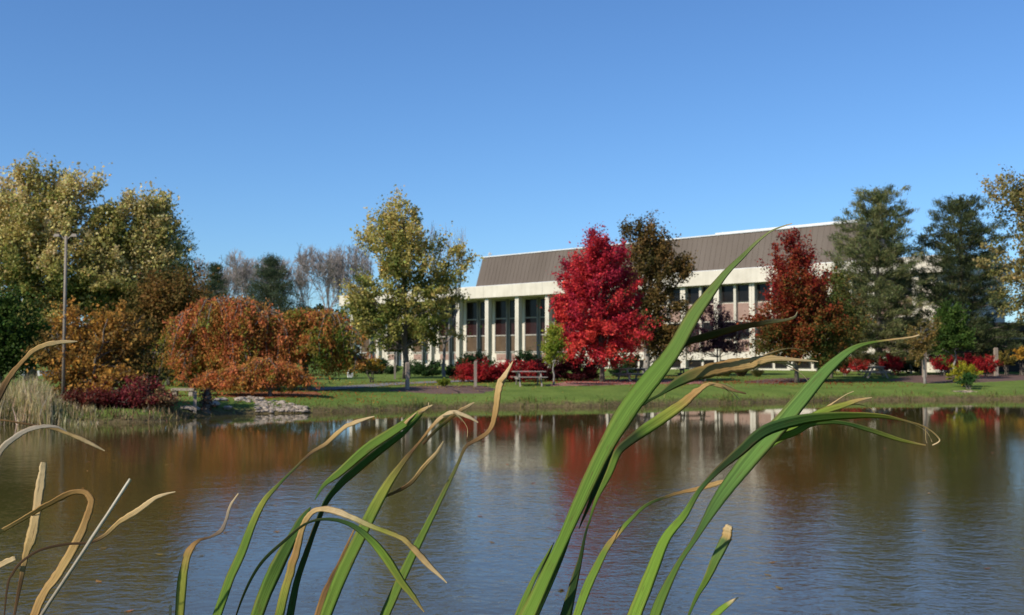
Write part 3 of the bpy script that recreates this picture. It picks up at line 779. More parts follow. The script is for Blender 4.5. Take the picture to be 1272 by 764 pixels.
tree('deciduous_tree', 'rusty gold leafy small tree behind the lamp pole and red bush', 'tree', 42.5, 112,
     [(102, 412, 24, 28), (140, 402, 26, 26), (165, 432, 26, 30), (88, 446, 30, 26), (124, 440, 32, 34), (148, 468, 44, 24), (66, 430, 14, 22), (185, 462, 20, 18), (100, 480, 26, 20)], 9000, 0.16,
     [(0.08, 0.07, 0.02), (0.15, 0.10, 0.028), (0.25, 0.14, 0.035), (0.50, 0.25, 0.05)], trunk_r=0.08, clump=0.42, limbs=60, twigs=4, shell=0.15, fork=6, spiky=0.22, tint=lambda c, w, k, Y: w ** 1.0)
tree('deciduous_tree', 'olive brown dome-topped tree between yellow tree and orange weeping tree', 'tree', 55, 212,
     [(215, 372, 40, 28), (190, 400, 38, 34), (232, 400, 32, 30)], 12000, 0.18, [(0.06, 0.06, 0.015), (0.13, 0.10, 0.025), (0.22, 0.11, 0.03)], trunk_r=0.16, limbs=20)
shrub('dogwood_shrub', 'large dark red twiggy shrub at the water edge below the gold tree', 'shrub', 41.0,
      [(178, 494, 28, 22), (158, 502, 22, 20), (202, 506, 16, 16), (180, 510, 34, 14)], 7000, 0.12, [(0.08, 0.016, 0.018), (0.17, 0.022, 0.03), (0.25, 0.045, 0.04), (0.24, 0.16, 0.07)],
      clump=0.3, limbs=90, twigs=3, fork=8, group='dark red waterside shrubs')
shrub('dogwood_shrub', 'smaller dark red shrub beside the tan reeds at left bank', 'shrub', 40.2,
      [(112, 507, 26, 15), (95, 512, 18, 11)], 3600, 0.12, [(0.08, 0.015, 0.012), (0.16, 0.03, 0.02), (0.15, 0.10, 0.05)], clump=0.28, limbs=40, twigs=2, fork=6,
      group='dark red waterside shrubs')
# weeping trees
WP = [(0.085, 0.13, 0.02), (0.19, 0.20, 0.032), (0.37, 0.21, 0.045), (0.49, 0.19, 0.05), (0.54, 0.165, 0.065)]
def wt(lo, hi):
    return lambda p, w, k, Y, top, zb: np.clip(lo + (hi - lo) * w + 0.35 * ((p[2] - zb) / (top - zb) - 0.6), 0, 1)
weeping('weeping_tree', 'green and orange weeping tree drooping at left of the orange dome', 54, 238, [(222, 400, 30, 470), (246, 412, 26, 474), (203, 428, 22, 478), (228, 436, 24, 482)], 800, 22, WP, tint=wt(0.0, 0.6), group='weeping trees on the bank')
weeping('weeping_tree', 'big domed orange weeping tree, tallest on the left bank', 52.5, 262, [(268, 367, 42, 430), (300, 366, 40, 425), (240, 386, 36, 450), (330, 384, 34, 440), (282, 392, 48, 476), (250, 408, 38, 488), (318, 400, 36, 474), (345, 398, 30, 466), (298, 420, 44, 480), (235, 430, 24, 486)], 3200, 22, WP, trunk_r=0.22, tint=wt(0.2, 1.05), group='weeping trees on the bank')
weeping('weeping_tree', 'green and orange weeping tree with leaning trunk, rightmost on the bank', 53, 384, [(378, 380, 34, 425), (408, 382, 34, 430), (430, 402, 28, 462), (350, 396, 32, 450), (392, 404, 40, 456), (420, 420, 30, 474), (440, 438, 20, 468), (362, 412, 36, 462), (352, 384, 30, 440)], 2600, 21, WP, trunk_r=0.17, tint=wt(-0.05, 0.85), group='weeping trees on the bank', lean_px=-14)
weeping('weeping_tree', 'low bright orange weeping tree above the stones, nearest the water', 48.5, 336, [(296, 452, 24, 486), (326, 441, 22, 486), (352, 449, 24, 482), (270, 458, 22, 490), (372, 462, 15, 484), (308, 462, 26, 492), (255, 468, 15, 488)], 1350, 16, WP[1:], leaf=0.12, trunk_r=0.10, tint=wt(0.15, 0.95), group='weeping trees on the bank')
# middle
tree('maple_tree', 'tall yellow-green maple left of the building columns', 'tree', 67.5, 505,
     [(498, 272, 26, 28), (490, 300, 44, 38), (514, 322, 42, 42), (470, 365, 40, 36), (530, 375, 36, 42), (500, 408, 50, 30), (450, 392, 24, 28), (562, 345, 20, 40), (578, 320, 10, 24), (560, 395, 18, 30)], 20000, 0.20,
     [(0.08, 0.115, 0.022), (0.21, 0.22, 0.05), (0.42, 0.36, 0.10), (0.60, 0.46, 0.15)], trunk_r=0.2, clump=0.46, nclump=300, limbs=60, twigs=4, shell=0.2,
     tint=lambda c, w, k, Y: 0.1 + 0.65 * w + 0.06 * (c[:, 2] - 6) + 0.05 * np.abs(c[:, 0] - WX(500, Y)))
tree('maple_tree', 'bright crimson maple in front of the brown roof', 'tree', 65, 748,
     [(742, 312, 26, 22), (752, 335, 34, 36), (724, 345, 30, 36), (742, 375, 46, 44), (772, 372, 24, 34), (748, 418, 52, 32), (712, 395, 24, 36), (778, 412, 24, 30), (718, 425, 22, 24)], 30000, 0.17,
     [(0.20, 0.018, 0.045), (0.36, 0.026, 0.055), (0.54, 0.036, 0.045), (0.66, 0.075, 0.05)], trunk_r=0.14, clump=0.42, nclump=420, limbs=60, twigs=3, shell=0.25, spiky=0.2,
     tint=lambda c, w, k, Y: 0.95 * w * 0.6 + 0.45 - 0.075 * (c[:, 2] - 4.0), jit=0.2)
tree('oak_tree', 'brown-leaved oak behind the crimson maple', 'tree', 76, 802,
     [(795, 300, 26, 30), (822, 330, 28, 32), (800, 350, 40, 40), (845, 335, 20, 14), (815, 395, 40, 40), (780, 400, 30, 40), (830, 425, 26, 20), (812, 305, 24, 26)], 17000, 0.22,
     [(0.06, 0.055, 0.016), (0.13, 0.085, 0.025), (0.22, 0.13, 0.04)], trunk_r=0.24, clump=0.48, limbs=44, twigs=3, shell=0.3, bark=M_BARKP)
tree('ornamental_tree', 'small purple-leaved tree before the pink panelled windows', 'tree', 82, 889,
     [(888, 400, 22, 22), (875, 422, 24, 18), (908, 420, 24, 20)], 6000, 0.15, [(0.07, 0.025, 0.035), (0.13, 0.05, 0.06), (0.17, 0.09, 0.09)], trunk_r=0.07, clump=0.38, limbs=40, twigs=3, shell=0.2)
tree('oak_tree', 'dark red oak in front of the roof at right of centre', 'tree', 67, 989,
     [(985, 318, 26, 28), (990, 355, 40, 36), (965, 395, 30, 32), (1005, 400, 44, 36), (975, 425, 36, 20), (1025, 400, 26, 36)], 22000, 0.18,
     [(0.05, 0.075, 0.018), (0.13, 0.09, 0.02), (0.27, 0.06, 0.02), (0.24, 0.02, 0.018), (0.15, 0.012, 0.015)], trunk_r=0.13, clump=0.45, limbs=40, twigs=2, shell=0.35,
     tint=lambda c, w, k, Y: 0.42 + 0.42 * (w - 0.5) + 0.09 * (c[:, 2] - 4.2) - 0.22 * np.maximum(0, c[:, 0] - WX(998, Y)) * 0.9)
tree('deciduous_tree', 'green and orange tree between the red oak and the olive pine', 'tree', 74, 1032,
     [(1036, 365, 22, 30), (1042, 400, 28, 34), (1028, 430, 26, 18)], 9000, 0.18, [(0.06, 0.10, 0.02), (0.14, 0.13, 0.03), (0.26, 0.12, 0.03)], trunk_r=0.1, limbs=26, twigs=1)
tree('young_tree', 'young slim lime-yellow tree with pale thin trunk near the red hedge', 'tree', 60.5, 688,
     [(687, 424, 11, 18), (688, 432, 13, 14)], 2600, 0.13, [(0.14, 0.19, 0.02), (0.30, 0.32, 0.04), (0.42, 0.40, 0.06)], trunk_r=0.05, clump=0.28, limbs=14, bark=M_BARKP)
tree('young_tree', 'small fresh green tree in front of the darker pine', 'tree', 72, 1187,
     [(1180, 398, 17, 24), (1182, 420, 24, 20)], 6500, 0.16, [(0.03, 0.06, 0.012), (0.065, 0.115, 0.02), (0.11, 0.17, 0.035)], trunk_r=0.08, clump=0.34, limbs=16, bark=M_BARKP)
tree('young_tree', 'thin sapling with sparse golden leaves between the two large pines', 'tree', 67, 1148,
     [(1146, 418, 16, 24), (1142, 436, 14, 12)], 1500, 0.16, [(0.12, 0.10, 0.03), (0.26, 0.17, 0.05)], trunk_r=0.09, clump=0.35, limbs=18, twigs=3, shell=0.2, bark=M_BARKP)
tree('deciduous_tree', 'tree with pale yellow airy foliage reaching in from right edge', 'tree', 62, 1345,
     [(1262, 240, 42, 26), (1250, 325, 36, 26), (1290, 290, 40, 60), (1275, 365, 36, 26), (1340, 280, 70, 90)], 11000, 0.2,
     [(0.10, 0.11, 0.03), (0.26, 0.21, 0.07), (0.40, 0.31, 0.12)], trunk_r=0.22, clump=0.5, limbs=60, twigs=3, shell=0.2)

# shrubs at the building
RED = [(0.12, 0.012, 0.015), (0.30, 0.015, 0.022), (0.46, 0.03, 0.03), (0.22, 0.05, 0.03)]
GRN = [(0.012, 0.03, 0.012), (0.03, 0.065, 0.02), (0.055, 0.10, 0.03)]
MAR = [(0.03, 0.006, 0.008), (0.07, 0.012, 0.016), (0.11, 0.02, 0.02)]
gB = 'evergreen shrubs along the building'
for (px, py, rx, ry, Y, n, lb) in [(530, 459, 22, 12, 74, 3500, 'wide dark evergreen shrub behind the yellow maple trunk'),
                                   (590, 449, 20, 11, 80, 3200, 'evergreen shrub showing above left end of the red hedge'),
                                   (655, 448, 14, 12, 80, 2500, 'evergreen shrub in front of column above the red hedge'),
                                   (566, 463, 14, 10, 73, 2000, 'low dark evergreen shrub at left of the red hedge'),
                                   (470, 460, 22, 14, 80, 3000, 'dark evergreen shrub between weeping tree and yellow maple'),
                                   (1030, 450, 24, 12, 84, 3500, 'wide dark shrub added as shade left of the olive pine'),  # this and the next two: dark shrubs added for shade under the pines
                                   (1128, 448, 20, 14, 86, 3500, 'dark evergreen shrub added as shade behind the thin pale post'),
                                   (1210, 440, 26, 14, 88, 3500, 'dark evergreen mass added as shade behind the scarlet bushes at right'),
                                   (771, 464, 11, 9, 74, 1500, 'small green shrub right of the crimson maple trunk')]:
    shrub('evergreen_shrub', lb, 'shrub', Y, [(px, py, rx, ry), (px - rx * .4, py + 2, rx * .7, ry * .8), (px + rx * .5, py + 2, rx * .6, ry * .8)], n, 0.14, GRN, group=gB)
shrub('flowering_shrub', 'yellow-leaved wide shrub under the weeping tree at the building end', 'shrub', 62, [(462, 452, 14, 6), (446, 454, 8, 6)], 900, 0.16, [(0.2, 0.12, 0.02), (0.4, 0.24, 0.03)])
gR = 'red burning bushes'
for (px, py, rx, ry, Y, n, lb) in [(598, 462, 27, 13, 63, 7500, 'long crimson burning bush hedge, left section beside the wooden post'),
                                   (643, 462, 26, 13, 63.8, 7500, 'long crimson burning bush hedge, right section behind the picnic table'),
                                   (1068, 453, 11, 6.5, 80, 1700, 'round scarlet bush left behind the right picnic table'),
                                   (1107, 451, 12, 8, 79, 2200, 'round scarlet bush just right of the pine trunk'),
                                   (1170, 450, 11, 8.5, 78, 2000, 'scarlet bush just left of the fresh green tree trunk'),
                                   (1199, 448, 11, 7, 78, 1800, 'scarlet bush behind the yellow shrub'),
                                   (1226, 452, 14, 9, 77, 2400, 'scarlet and maroon bush left of the tall post at right')]:
    shrub('burning_bush', lb, 'shrub', Y, [(px, py, rx, ry), (px - rx * .55, py + ry * .2, rx * .5, ry * .85), (px + rx * .55, py + ry * .25, rx * .5, ry * .8), (px, py + ry * .55, rx * .95, ry * .55)], n, 0.12, RED, group=gR, clump=0.2)
shrub('burning_bush', 'small dull red bush at foot of the olive pine', 'shrub', 79, [(1050, 460, 5, 4.5)], 500, 0.12, [(0.16, 0.02, 0.015), (0.28, 0.05, 0.03)], clump=0.14, group=gR)
shrub('maroon_shrub', 'very dark maroon shrub behind the young lime-yellow tree', 'shrub', 65.5, [(684, 458, 20, 17), (668, 462, 14, 12)], 5000, 0.13, MAR, group='dark maroon shrubs')
shrub('maroon_shrub', 'very dark maroon shrub left of the crimson maple trunk', 'shrub', 66, [(718, 459, 22, 16), (732, 462, 10, 12)], 5000, 0.13, MAR, group='dark maroon shrubs')
shrub('olive_shrub', 'olive brown shrub behind the picnic table under the oak', 'shrub', 80, [(783, 452, 14, 12)], 1800, 0.15, [(0.05, 0.05, 0.015), (0.11, 0.09, 0.03)])
shrub('yellow_shrub', 'bright yellow rounded shrub in the mulch bed at right', 'shrub', 64, [(1195, 461, 14, 8.5), (1184, 466, 8, 7), (1205, 464, 11, 8), (1194, 469, 15, 5)], 3600, 0.09, [(0.22, 0.22, 0.02), (0.50, 0.42, 0.03), (0.62, 0.50, 0.05)], clump=0.16)
shrub('green_shrub', 'small dark green shrub in front of the bright yellow shrub', 'shrub', 62.5, [(1203, 470, 10, 6), (1201, 473, 9, 4)], 1400, 0.10, [(0.03, 0.08, 0.02), (0.06, 0.13, 0.03)], clump=0.14)
shrub('yellow_shrub', 'low yellow-green shrub in the mulch bed at left', 'shrub', 57.5, [(551, 476, 7.5, 4.5), (551, 480, 5, 4)], 1100, 0.09, [(0.12, 0.17, 0.02), (0.40, 0.36, 0.04)], clump=0.13)
shrub('orange_shrub', 'small orange-yellow shrub at the right edge of the lawn', 'shrub', 80, [(1268, 440, 9, 6)], 900, 0.13, [(0.3, 0.14, 0.02), (0.5, 0.27, 0.04)], clump=0.18)
shrub('olive_shrub', 'olive yellow shrub right of the tall post at right', 'shrub', 80, [(1249, 446, 10, 9)], 1400, 0.13, [(0.1, 0.09, 0.02), (0.24, 0.18, 0.04)], clump=0.2)
# ornamental grasses
def grass_clump(label, Y, px, top, hw, n, palette):
    b = hit(px, 470) if False else base_at(px, Y); root = empty('ornamental_grass', b, label=label, cat='plant', group='ornamental grass clumps'); k = Y / F
    H = P(px, top, Y).z - b.z; R = hw * k
    a = RNG.uniform(0, 2 * PI, n); r = R * np.sqrt(RNG.uniform(0, 1, n)); h = H * RNG.uniform(0.6, 1.0, n)
    B0 = np.column_stack([b.x + np.cos(a) * r * .35, b.y + np.sin(a) * r * .35, np.full(n, b.z)])
    B1 = np.column_stack([b.x + np.cos(a) * r * .8, b.y + np.sin(a) * r * .8, b.z + h * .75]); B2 = np.column_stack([b.x + np.cos(a) * r * 1.1, b.y + np.sin(a) * r * 1.1, b.z + h])
    w = np.array([0.02, 0, 0]); V = np.stack([B0 - w, B0 + w, B1 - w * .7, B1 + w * .7, B2 - w * .1, B2 + w * .1], 1).reshape(-1, 3)
    i = np.arange(n)[:, None] * 6; Q = np.concatenate([i + np.array([0, 1, 3, 2]), i + np.array([2, 3, 5, 4])])
    c = np.repeat(pal(palette, RNG.uniform(0, 1, n)), 6, axis=0)
    mesh_np('blades', V, Q, M_LEAF, root, cols=c)
grass_clump('tan ornamental grass clump left of the brown one', 76, 900, 457, 11, 900, [(0.12, 0.11, 0.03), (0.3, 0.25, 0.09)])
grass_clump('dark brown ornamental grass clump in the middle of the row', 76.5, 920, 456, 10, 900, [(0.05, 0.03, 0.02), (0.12, 0.08, 0.05)])
grass_clump('greenish ornamental grass clump, rightmost in the row', 76, 940, 459, 9, 700, [(0.1, 0.1, 0.03), (0.24, 0.2, 0.08)])

# far tree belt closing the horizon
mbn = 22000
ux = RNG.uniform(-150, 170, mbn); uy = 215 + RNG.uniform(-8, 8, mbn); uh = 1.4 + RNG.uniform(0, 1, mbn) ** 0.7 * (8.2 + 1.8 * np.sin(ux * 0.11) + 1.2 * np.sin(ux * 0.31))
Vv, Qd, cl = leaf_quads(np.column_stack([ux, uy, uh]), np.full(mbn, 1.1), pal([(0.03, 0.04, 0.015), (0.07, 0.07, 0.02), (0.13, 0.09, 0.03)], 0.5 + 0.5 * np.sin(ux * 0.2 + RNG.normal(0, .5, mbn))), 0.8)
tag(mesh_np('far_treeline', Vv, Qd, M_LEAF, cols=cl), 'low dark belt of distant trees behind the building', 'trees', kind='stuff')

# ------------------------------------------------------------------ reeds, bank grass, fallen leaves (nobody could count them)
def blades(name, label, cat, X, Y, Hh, width, palette, lean=0.12):
    n = len(X); z = height_from(signed_d(X, Y), X, Y); z = np.maximum(z, -0.1)
    lx, ly = RNG.normal(0, lean, n) * Hh, RNG.normal(0, lean, n) * Hh
    a = RNG.uniform(0, PI, n); w = np.column_stack([np.cos(a), np.sin(a), np.zeros(n)]) * width * 0.5
    B0 = np.column_stack([X, Y, z - 0.05]); B1 = B0 + np.column_stack([lx * .4, ly * .4, Hh * .6]); B2 = B0 + np.column_stack([lx, ly, Hh])
    V = np.stack([B0 - w, B0 + w, B1 - w * .8, B1 + w * .8, B2 - w * .12, B2 + w * .12], 1).reshape(-1, 3)
    i = np.arange(n)[:, None] * 6; Q = np.concatenate([i + np.array([0, 1, 3, 2]), i + np.array([2, 3, 5, 4])])
    c = np.repeat(pal(palette, RNG.uniform(0, 1, n), 0.22), 6, axis=0)
    return tag(mesh_np(name, V, Q, M_LEAF, cols=c), label, cat, kind='stuff')
n = 9000
ry = RNG.uniform(37.2, 41.2, n); rpx = np.concatenate([RNG.uniform(-90, 62, n - 1500), RNG.uniform(55, 122, 1500)])
RX = WX(rpx, ry); taper = np.clip((122 - rpx) / 65, 0.3, 1)
keep = RNG.uniform(size=n) < 0.5 + 0.5 * np.sin(RX * 2.3) ** 2
blades('reeds', 'tan dry reed bed along the water at left edge', 'reeds', RX[keep], ry[keep], (RNG.uniform(0.45, 1.12, n) ** 1.0 * (0.75 + 0.35 * np.sin(RX * 1.7 + ry) ** 2) * taper)[keep], 0.03,
       [(0.14, 0.18, 0.04), (0.42, 0.33, 0.15), (0.52, 0.41, 0.22), (0.66, 0.55, 0.35)], 0.16)
# grass tufts on the edge of the bank
m = 20000; i = RNG.integers(0, len(pp), m); E = pp[i]; E2 = pp[(i + 1) % len(pp)]
f = RNG.uniform(0, 1, (m, 1)); E = E * (1 - f) + E2 * f
far = (E[:, 1] > 30) & (np.abs(E[:, 0]) < 45); E = E[far]; E[:, 1] += np.abs(RNG.normal(0, 0.55, len(E))) - 0.05
blades('bank_grass', 'dry grass tufts along the water edge of the far bank', 'grass', E[:, 0], E[:, 1], RNG.uniform(0.05, 0.30, len(E)) * (0.35 + 0.5 * np.sin(E[:, 0] * 1.9) ** 2 + 0.5 * np.sin(E[:, 0] * 0.63 + 1) ** 4), 0.03,
       [(0.07, 0.12, 0.02), (0.13, 0.17, 0.035), (0.22, 0.19, 0.06), (0.13, 0.08, 0.04)], 0.3)
m = 2600; bx = WX(RNG.uniform(95, 236, m), 39.5); by = RNG.uniform(38.6, 42.2, m); d = signed_d(bx, by); k_ = (d > -0.15) & (d < 0.9) & (RNG.uniform(size=m) < 0.5)
blades('bank_brush', 'tan and brown brush at the water edge below the dark red shrubs', 'brush', bx[k_], by[k_], RNG.uniform(0.1, 0.38, k_.sum()), 0.03,
       [(0.10, 0.10, 0.03), (0.22, 0.15, 0.07), (0.40, 0.31, 0.17), (0.18, 0.06, 0.04)], 0.3)
m = 26000; LX = RNG.uniform(-16, 34, m); LY = RNG.uniform(46, 84, m); d = signed_d(LX, LY); k_ = (d > 0.5)
LX, LY = LX[k_], LY[k_]
blades('lawn_grass', 'short green grass blades over the lawn', 'grass', LX, LY, RNG.uniform(0.03, 0.085, len(LX)), 0.05,
       [(0.08, 0.14, 0.02), (0.14, 0.21, 0.04), (0.21, 0.26, 0.06)], 0.4)
m = 7000; cpx = [(748, 65, 5, (0.45, 0.05, 0.03)), (505, 60, 5, (0.38, 0.26, 0.06)), (330, 49.5, 4.5, (0.42, 0.13, 0.03)), (989, 67, 4, (0.28, 0.05, 0.02)), (802, 74, 5, (0.25, 0.13, 0.04))]
LV, LC = [], []
for (px, Y, s, c) in cpx:
    q = m // len(cpx); x = WX(px, Y) + RNG.normal(0, s, q) * .8; y = Y + RNG.normal(0, s, q) * .45
    d = signed_d(x, y); x, y, d = x[d > .4], y[d > .4], d[d > .4]
    LV.append(np.column_stack([x, y, height_from(d, x, y) + 0.03])); LC.append(pal([np.array(c) * .6, c], RNG.uniform(0, 1, len(x))))
LV, LC = np.vstack(LV), np.vstack(LC)
Vv, Qd, cl = leaf_quads(LV, RNG.uniform(0.04, 0.085, len(LV)), LC, 0.8)
tag(mesh_np('fallen_leaves', Vv, Qd, M_LEAF, cols=cl), 'scattered fallen autumn leaves on the lawn', 'leaves', kind='stuff')

m = 260; fx, fy = RNG.uniform(-16, 26, m), RNG.uniform(9, 52, m); d = signed_d(fx, fy); k_ = d < -0.2
ang = RNG.uniform(0, 2 * PI, m)[k_]; fx, fy = fx[k_], fy[k_]; sz = RNG.uniform(0.03, 0.06, len(fx))
A_ = np.column_stack([np.cos(ang), np.sin(ang), np.zeros(len(fx))]) * sz[:, None]; B_ = np.column_stack([-np.sin(ang), np.cos(ang), np.zeros(len(fx))]) * sz[:, None] * .6
C_ = np.column_stack([fx, fy, np.full(len(fx), 0.006)])
tag(mesh_np('floating_leaves', np.stack([C_ - A_, C_ + B_, C_ + A_ + [0, 0, .008], C_ - B_], 1).reshape(-1, 3), np.arange(len(fx) * 4).reshape(-1, 4), M_LEAF,
            cols=np.repeat(pal([(0.12, 0.06, 0.02), (0.35, 0.22, 0.06), (0.3, 0.08, 0.03)], RNG.uniform(0, 1, len(fx))), 4, axis=0)), 'small autumn leaves drifting on the pond', 'leaves', kind='stuff')

# ------------------------------------------------------------------ stones, posts, tables, lamp, car
def stone_mesh(size, flat, seed):
    rg = np.random.default_rng(seed); th = np.linspace(0, 2 * PI, 10, endpoint=False); V = []; rings = 6
    for i in range(rings + 1):
        f = i / rings * PI
        for t in th: V.append((math.sin(f) * math.cos(t), math.sin(f) * math.sin(t), math.cos(f)))
    V = np.array(V); d = np.ones(len(V))
    for _ in range(7):
        a = rg.normal(size=3); a /= np.linalg.norm(a); c = rg.uniform(0.45, 0.85); dt = V @ a; d = np.minimum(d, np.where(dt > c, c / np.maximum(dt, 1e-3), 1.0))
    V = V * d[:, None] * np.array([1.0, 0.75, flat]) * size
    Q = [(i * 10 + j, i * 10 + (j + 1) % 10, (i + 1) * 10 + (j + 1) % 10, (i + 1) * 10 + j) for i in range(rings) for j in range(10)]
    return V, Q
def stone(px, py, size, flat, label, seed, group='large stones on the bank'):
    p = hit(px, py, 38, 70); V, Q = stone_mesh(size, flat, seed); o = mesh_np('stone', V + np.array(p) + [0, 0, size * flat * .35], Q, M_STONE, origin=p)
    return tag(o, label, 'stone', group)
stone(263, 504.5, 0.42, 0.38, 'flat pale boulder with dark underside right of the tree stump', 1)
stone(276, 498, 0.42, 0.30, 'flat pale slab behind the dark-bottomed boulder', 2)
stone(236, 509, 0.42, 0.32, 'pale low rock beside the wooden post at water edge', 3)
stone(297, 497, 0.30, 0.45, 'small pale rock between grass patch and orange leaf litter', 4)
stone(283, 509, 0.28, 0.4, 'small pale rock at water edge in the grass gap', 5)
VV, QQ, nn_ = [], [], 0
for i in range(520):
    t = RNG.uniform(0, 1)
    px = RNG.uniform(318, 381) if t < .8 else RNG.uniform(290, 330); lo = 498 + max(0, (px - 345)) * 0.24; py = RNG.uniform(lo, 512.3) if t < .8 else RNG.uniform(494, 500)
    p = hit(px, py, 40, 70); V, Q = stone_mesh(0.035 + 0.13 * RNG.uniform(0, 1) ** 3, RNG.uniform(0.25, 0.55), 100 + i)
    VV.append(V + np.array(p) + [0, 0, 0.02]); QQ.append(np.array(Q) + nn_); nn_ += len(V)
tag(mesh_np('riprap_stones', np.vstack(VV), np.vstack(QQ), M_STONE), 'spread of small pale riprap stones on the bank', 'stones', kind='stuff')
# stone bench slab near the post
p = hit(228, 492); b = empty('stone_bench', p, label='long pale low stone bench on the grass behind the wooden post', cat='bench')
mb = MB(); mb.box(-.48 + p.x, .48 + p.x, p.y - .2, p.y + .2, p.z + .22, p.z + .32); mb.build('seat', M_STONE, b)
for s in (-.34, .34): mb = MB(); mb.box(s + p.x - .08, s + p.x + .08, p.y - .16, p.y + .16, p.z - .05, p.z + .218); mb.build('leg', M_STONE, b)
# stump with old shoots
p = hit(256, 510); rt = empty('tree_stump', p, label='dark reddish brown broken stump with dead shoots right of the wooden post', cat='stump')
mb = MB(); zt = P(256, 484, p.y).z
mb.tube(wander((p.x, p.y, p.z - .2), (p.x + .03, p.y, zt), 7, 0.03), [0.24, 0.18, 0.15, 0.14, 0.15, 0.11, 0.03], 7)
for _ in range(26):
    a_ = RNG.uniform(0, 2 * PI); r_ = RNG.uniform(.05, .3); z_ = p.z + RNG.uniform(0, .5)
    mb.tube(wander((p.x + .08 * math.cos(a_), p.y + .08 * math.sin(a_), z_), (p.x + r_ * math.cos(a_), p.y + r_ * math.sin(a_), z_ + RNG.uniform(.2, .65)), 4, .06), [.018, .014, .01, .005], 4)
mb.build('trunk', M_BARK, rt)
n_ = 420; C_ = np.array(p) + np.column_stack([RNG.normal(0, .17, n_), RNG.normal(0, .15, n_), RNG.uniform(0.02, 1.0, n_) * (zt - p.z)])
Vv, Qd, cl = leaf_quads(C_, np.full(n_, .09), pal([(0.06, 0.03, 0.02), (0.16, 0.075, 0.045)], RNG.uniform(0, 1, n_)), .6)
mesh_np('dead_leaves', Vv, Qd, M_LEAF, rt, cols=cl)
def post(px, by, ty, w, label, mat=M_WOOD, lean=0.0, Y=None):
    p = hit(px, by) if Y is None else base_at(px, Y); h = P(px, ty, p.y).z - p.z; r = w * p.y / F / 2; mb = MB()
    M = Matrix.Translation(p) @ Matrix.Rotation(lean, 4, 'Y') @ Matrix.Rotation(RNG.uniform(0, .6), 4, 'Z')
    mb.box(-r, r, -r, r, -.2, h - r * .6, M); mb.hexa([M @ Vector(v) for v in [(-r, -r, h - r * .6 + .001), (r, -r, h - r * .6 + .001), (-r, r, h - r * .6 + .001), (r, r, h - r * .6 + .001), (-r * .6, -r * .6, h), (r * .6, -r * .6, h), (-r * .6, r * .6, h), (r * .6, r * .6, h)]])
    o = mb.build('wooden_post', mat, origin=p); return tag(o, label, 'post', 'wooden posts')
post(506, 484, 450, 4.5, 'weathered wooden post in front of the yellow maple trunk')
post(590.5, 481, 448.5, 3.2, 'weathered wooden post in front of the crimson hedge')
post(1237.5, 467.5, 432, 4, 'tall wooden post at right edge of the mulch bed')
post(1148.5, 469, 434, 4, 'wooden post under the golden sapling', lean=0.01)
post(1178.5, 464, 443, 3.5, 'short wooden post left behind the bright yellow shrub')
post(1132, 464, 449, 2, 'short thin pale post between picnic table and golden sapling', M_CONC)
post(1144, 464, 440.5, 2, 'thin stake just left of the golden sapling post')
post(242, 513, 486, 4, 'pale wooden post standing at the water edge near the stump')
post(490.5, 471, 437, 2.2, 'thin pale metal pole before the building left of the maple trunk', M_POLE)
post(1188, 461, 436, 3.6, 'pale square post directly beside the fresh green tree')
post(435, 469, 449, 6, 'short white rounded marker post on the lawn right of the weeping tree', M_WHITE)

def picnic_table(label, px, by, rz, mat, L=1.8, parts=True):
    p = hit(px, by); root = empty('picnic_table', p, rz, label=label, cat='picnic table', group='picnic tables on the lawn'); LOCAL.add(root.name)
    mb = MB()
    for k in range(5): y = -0.36 + k * 0.18; mb.box(-L / 2, L / 2, y - .083, y + .083, 0.72, 0.76)
    mb.build('tabletop', mat, root)
    for s in (-1, 1):
        mb = MB()
        for q in (0.60, 0.76): mb.box(-L / 2, L / 2, s * q - .07, s * q + .07, 0.43, 0.47)
        mb.build('seat', mat, root)
    for x in (-L / 2 + .28, L / 2 - .28):
        mb = MB()
        for s in (-1, 1):
            a, b2 = Vector((x, s * .26, .718)), Vector((x, s * .66, -0.03)); d = Vector((0, .07, 0))
            mb.hexa([b2 - d + Vector((-.03, 0, 0)), b2 - d + Vector((.03, 0, 0)), b2 + d + Vector((-.03, 0, 0)), b2 + d + Vector((.03, 0, 0)),
                     a - d + Vector((-.03, 0, 0)), a - d + Vector((.03, 0, 0)), a + d + Vector((-.03, 0, 0)), a + d + Vector((.03, 0, 0))])
        mb.box(x - .075, x - .031, -.8, .8, .33, .429); mb.box(x - .075, x - .031, -.38, .38, .62, .717)
        mb.build('leg_frame', mat, root)
    return root
picnic_table('grey wooden picnic table in front of the crimson hedge', 657, 479, 0.15, M_WOODT, 1.7)
picnic_table('weathered picnic table beneath the brown oak', 786, 473.5, 0.5, M_WOODT)
picnic_table('dark picnic table under the long cattail blade near ornamental grass', 860, 473, 0.1, M_WOODD)
picnic_table('pale wooden picnic table on the right lawn before the olive pine', 1088, 469.5, 1.42, M_WOODT, 2.0)
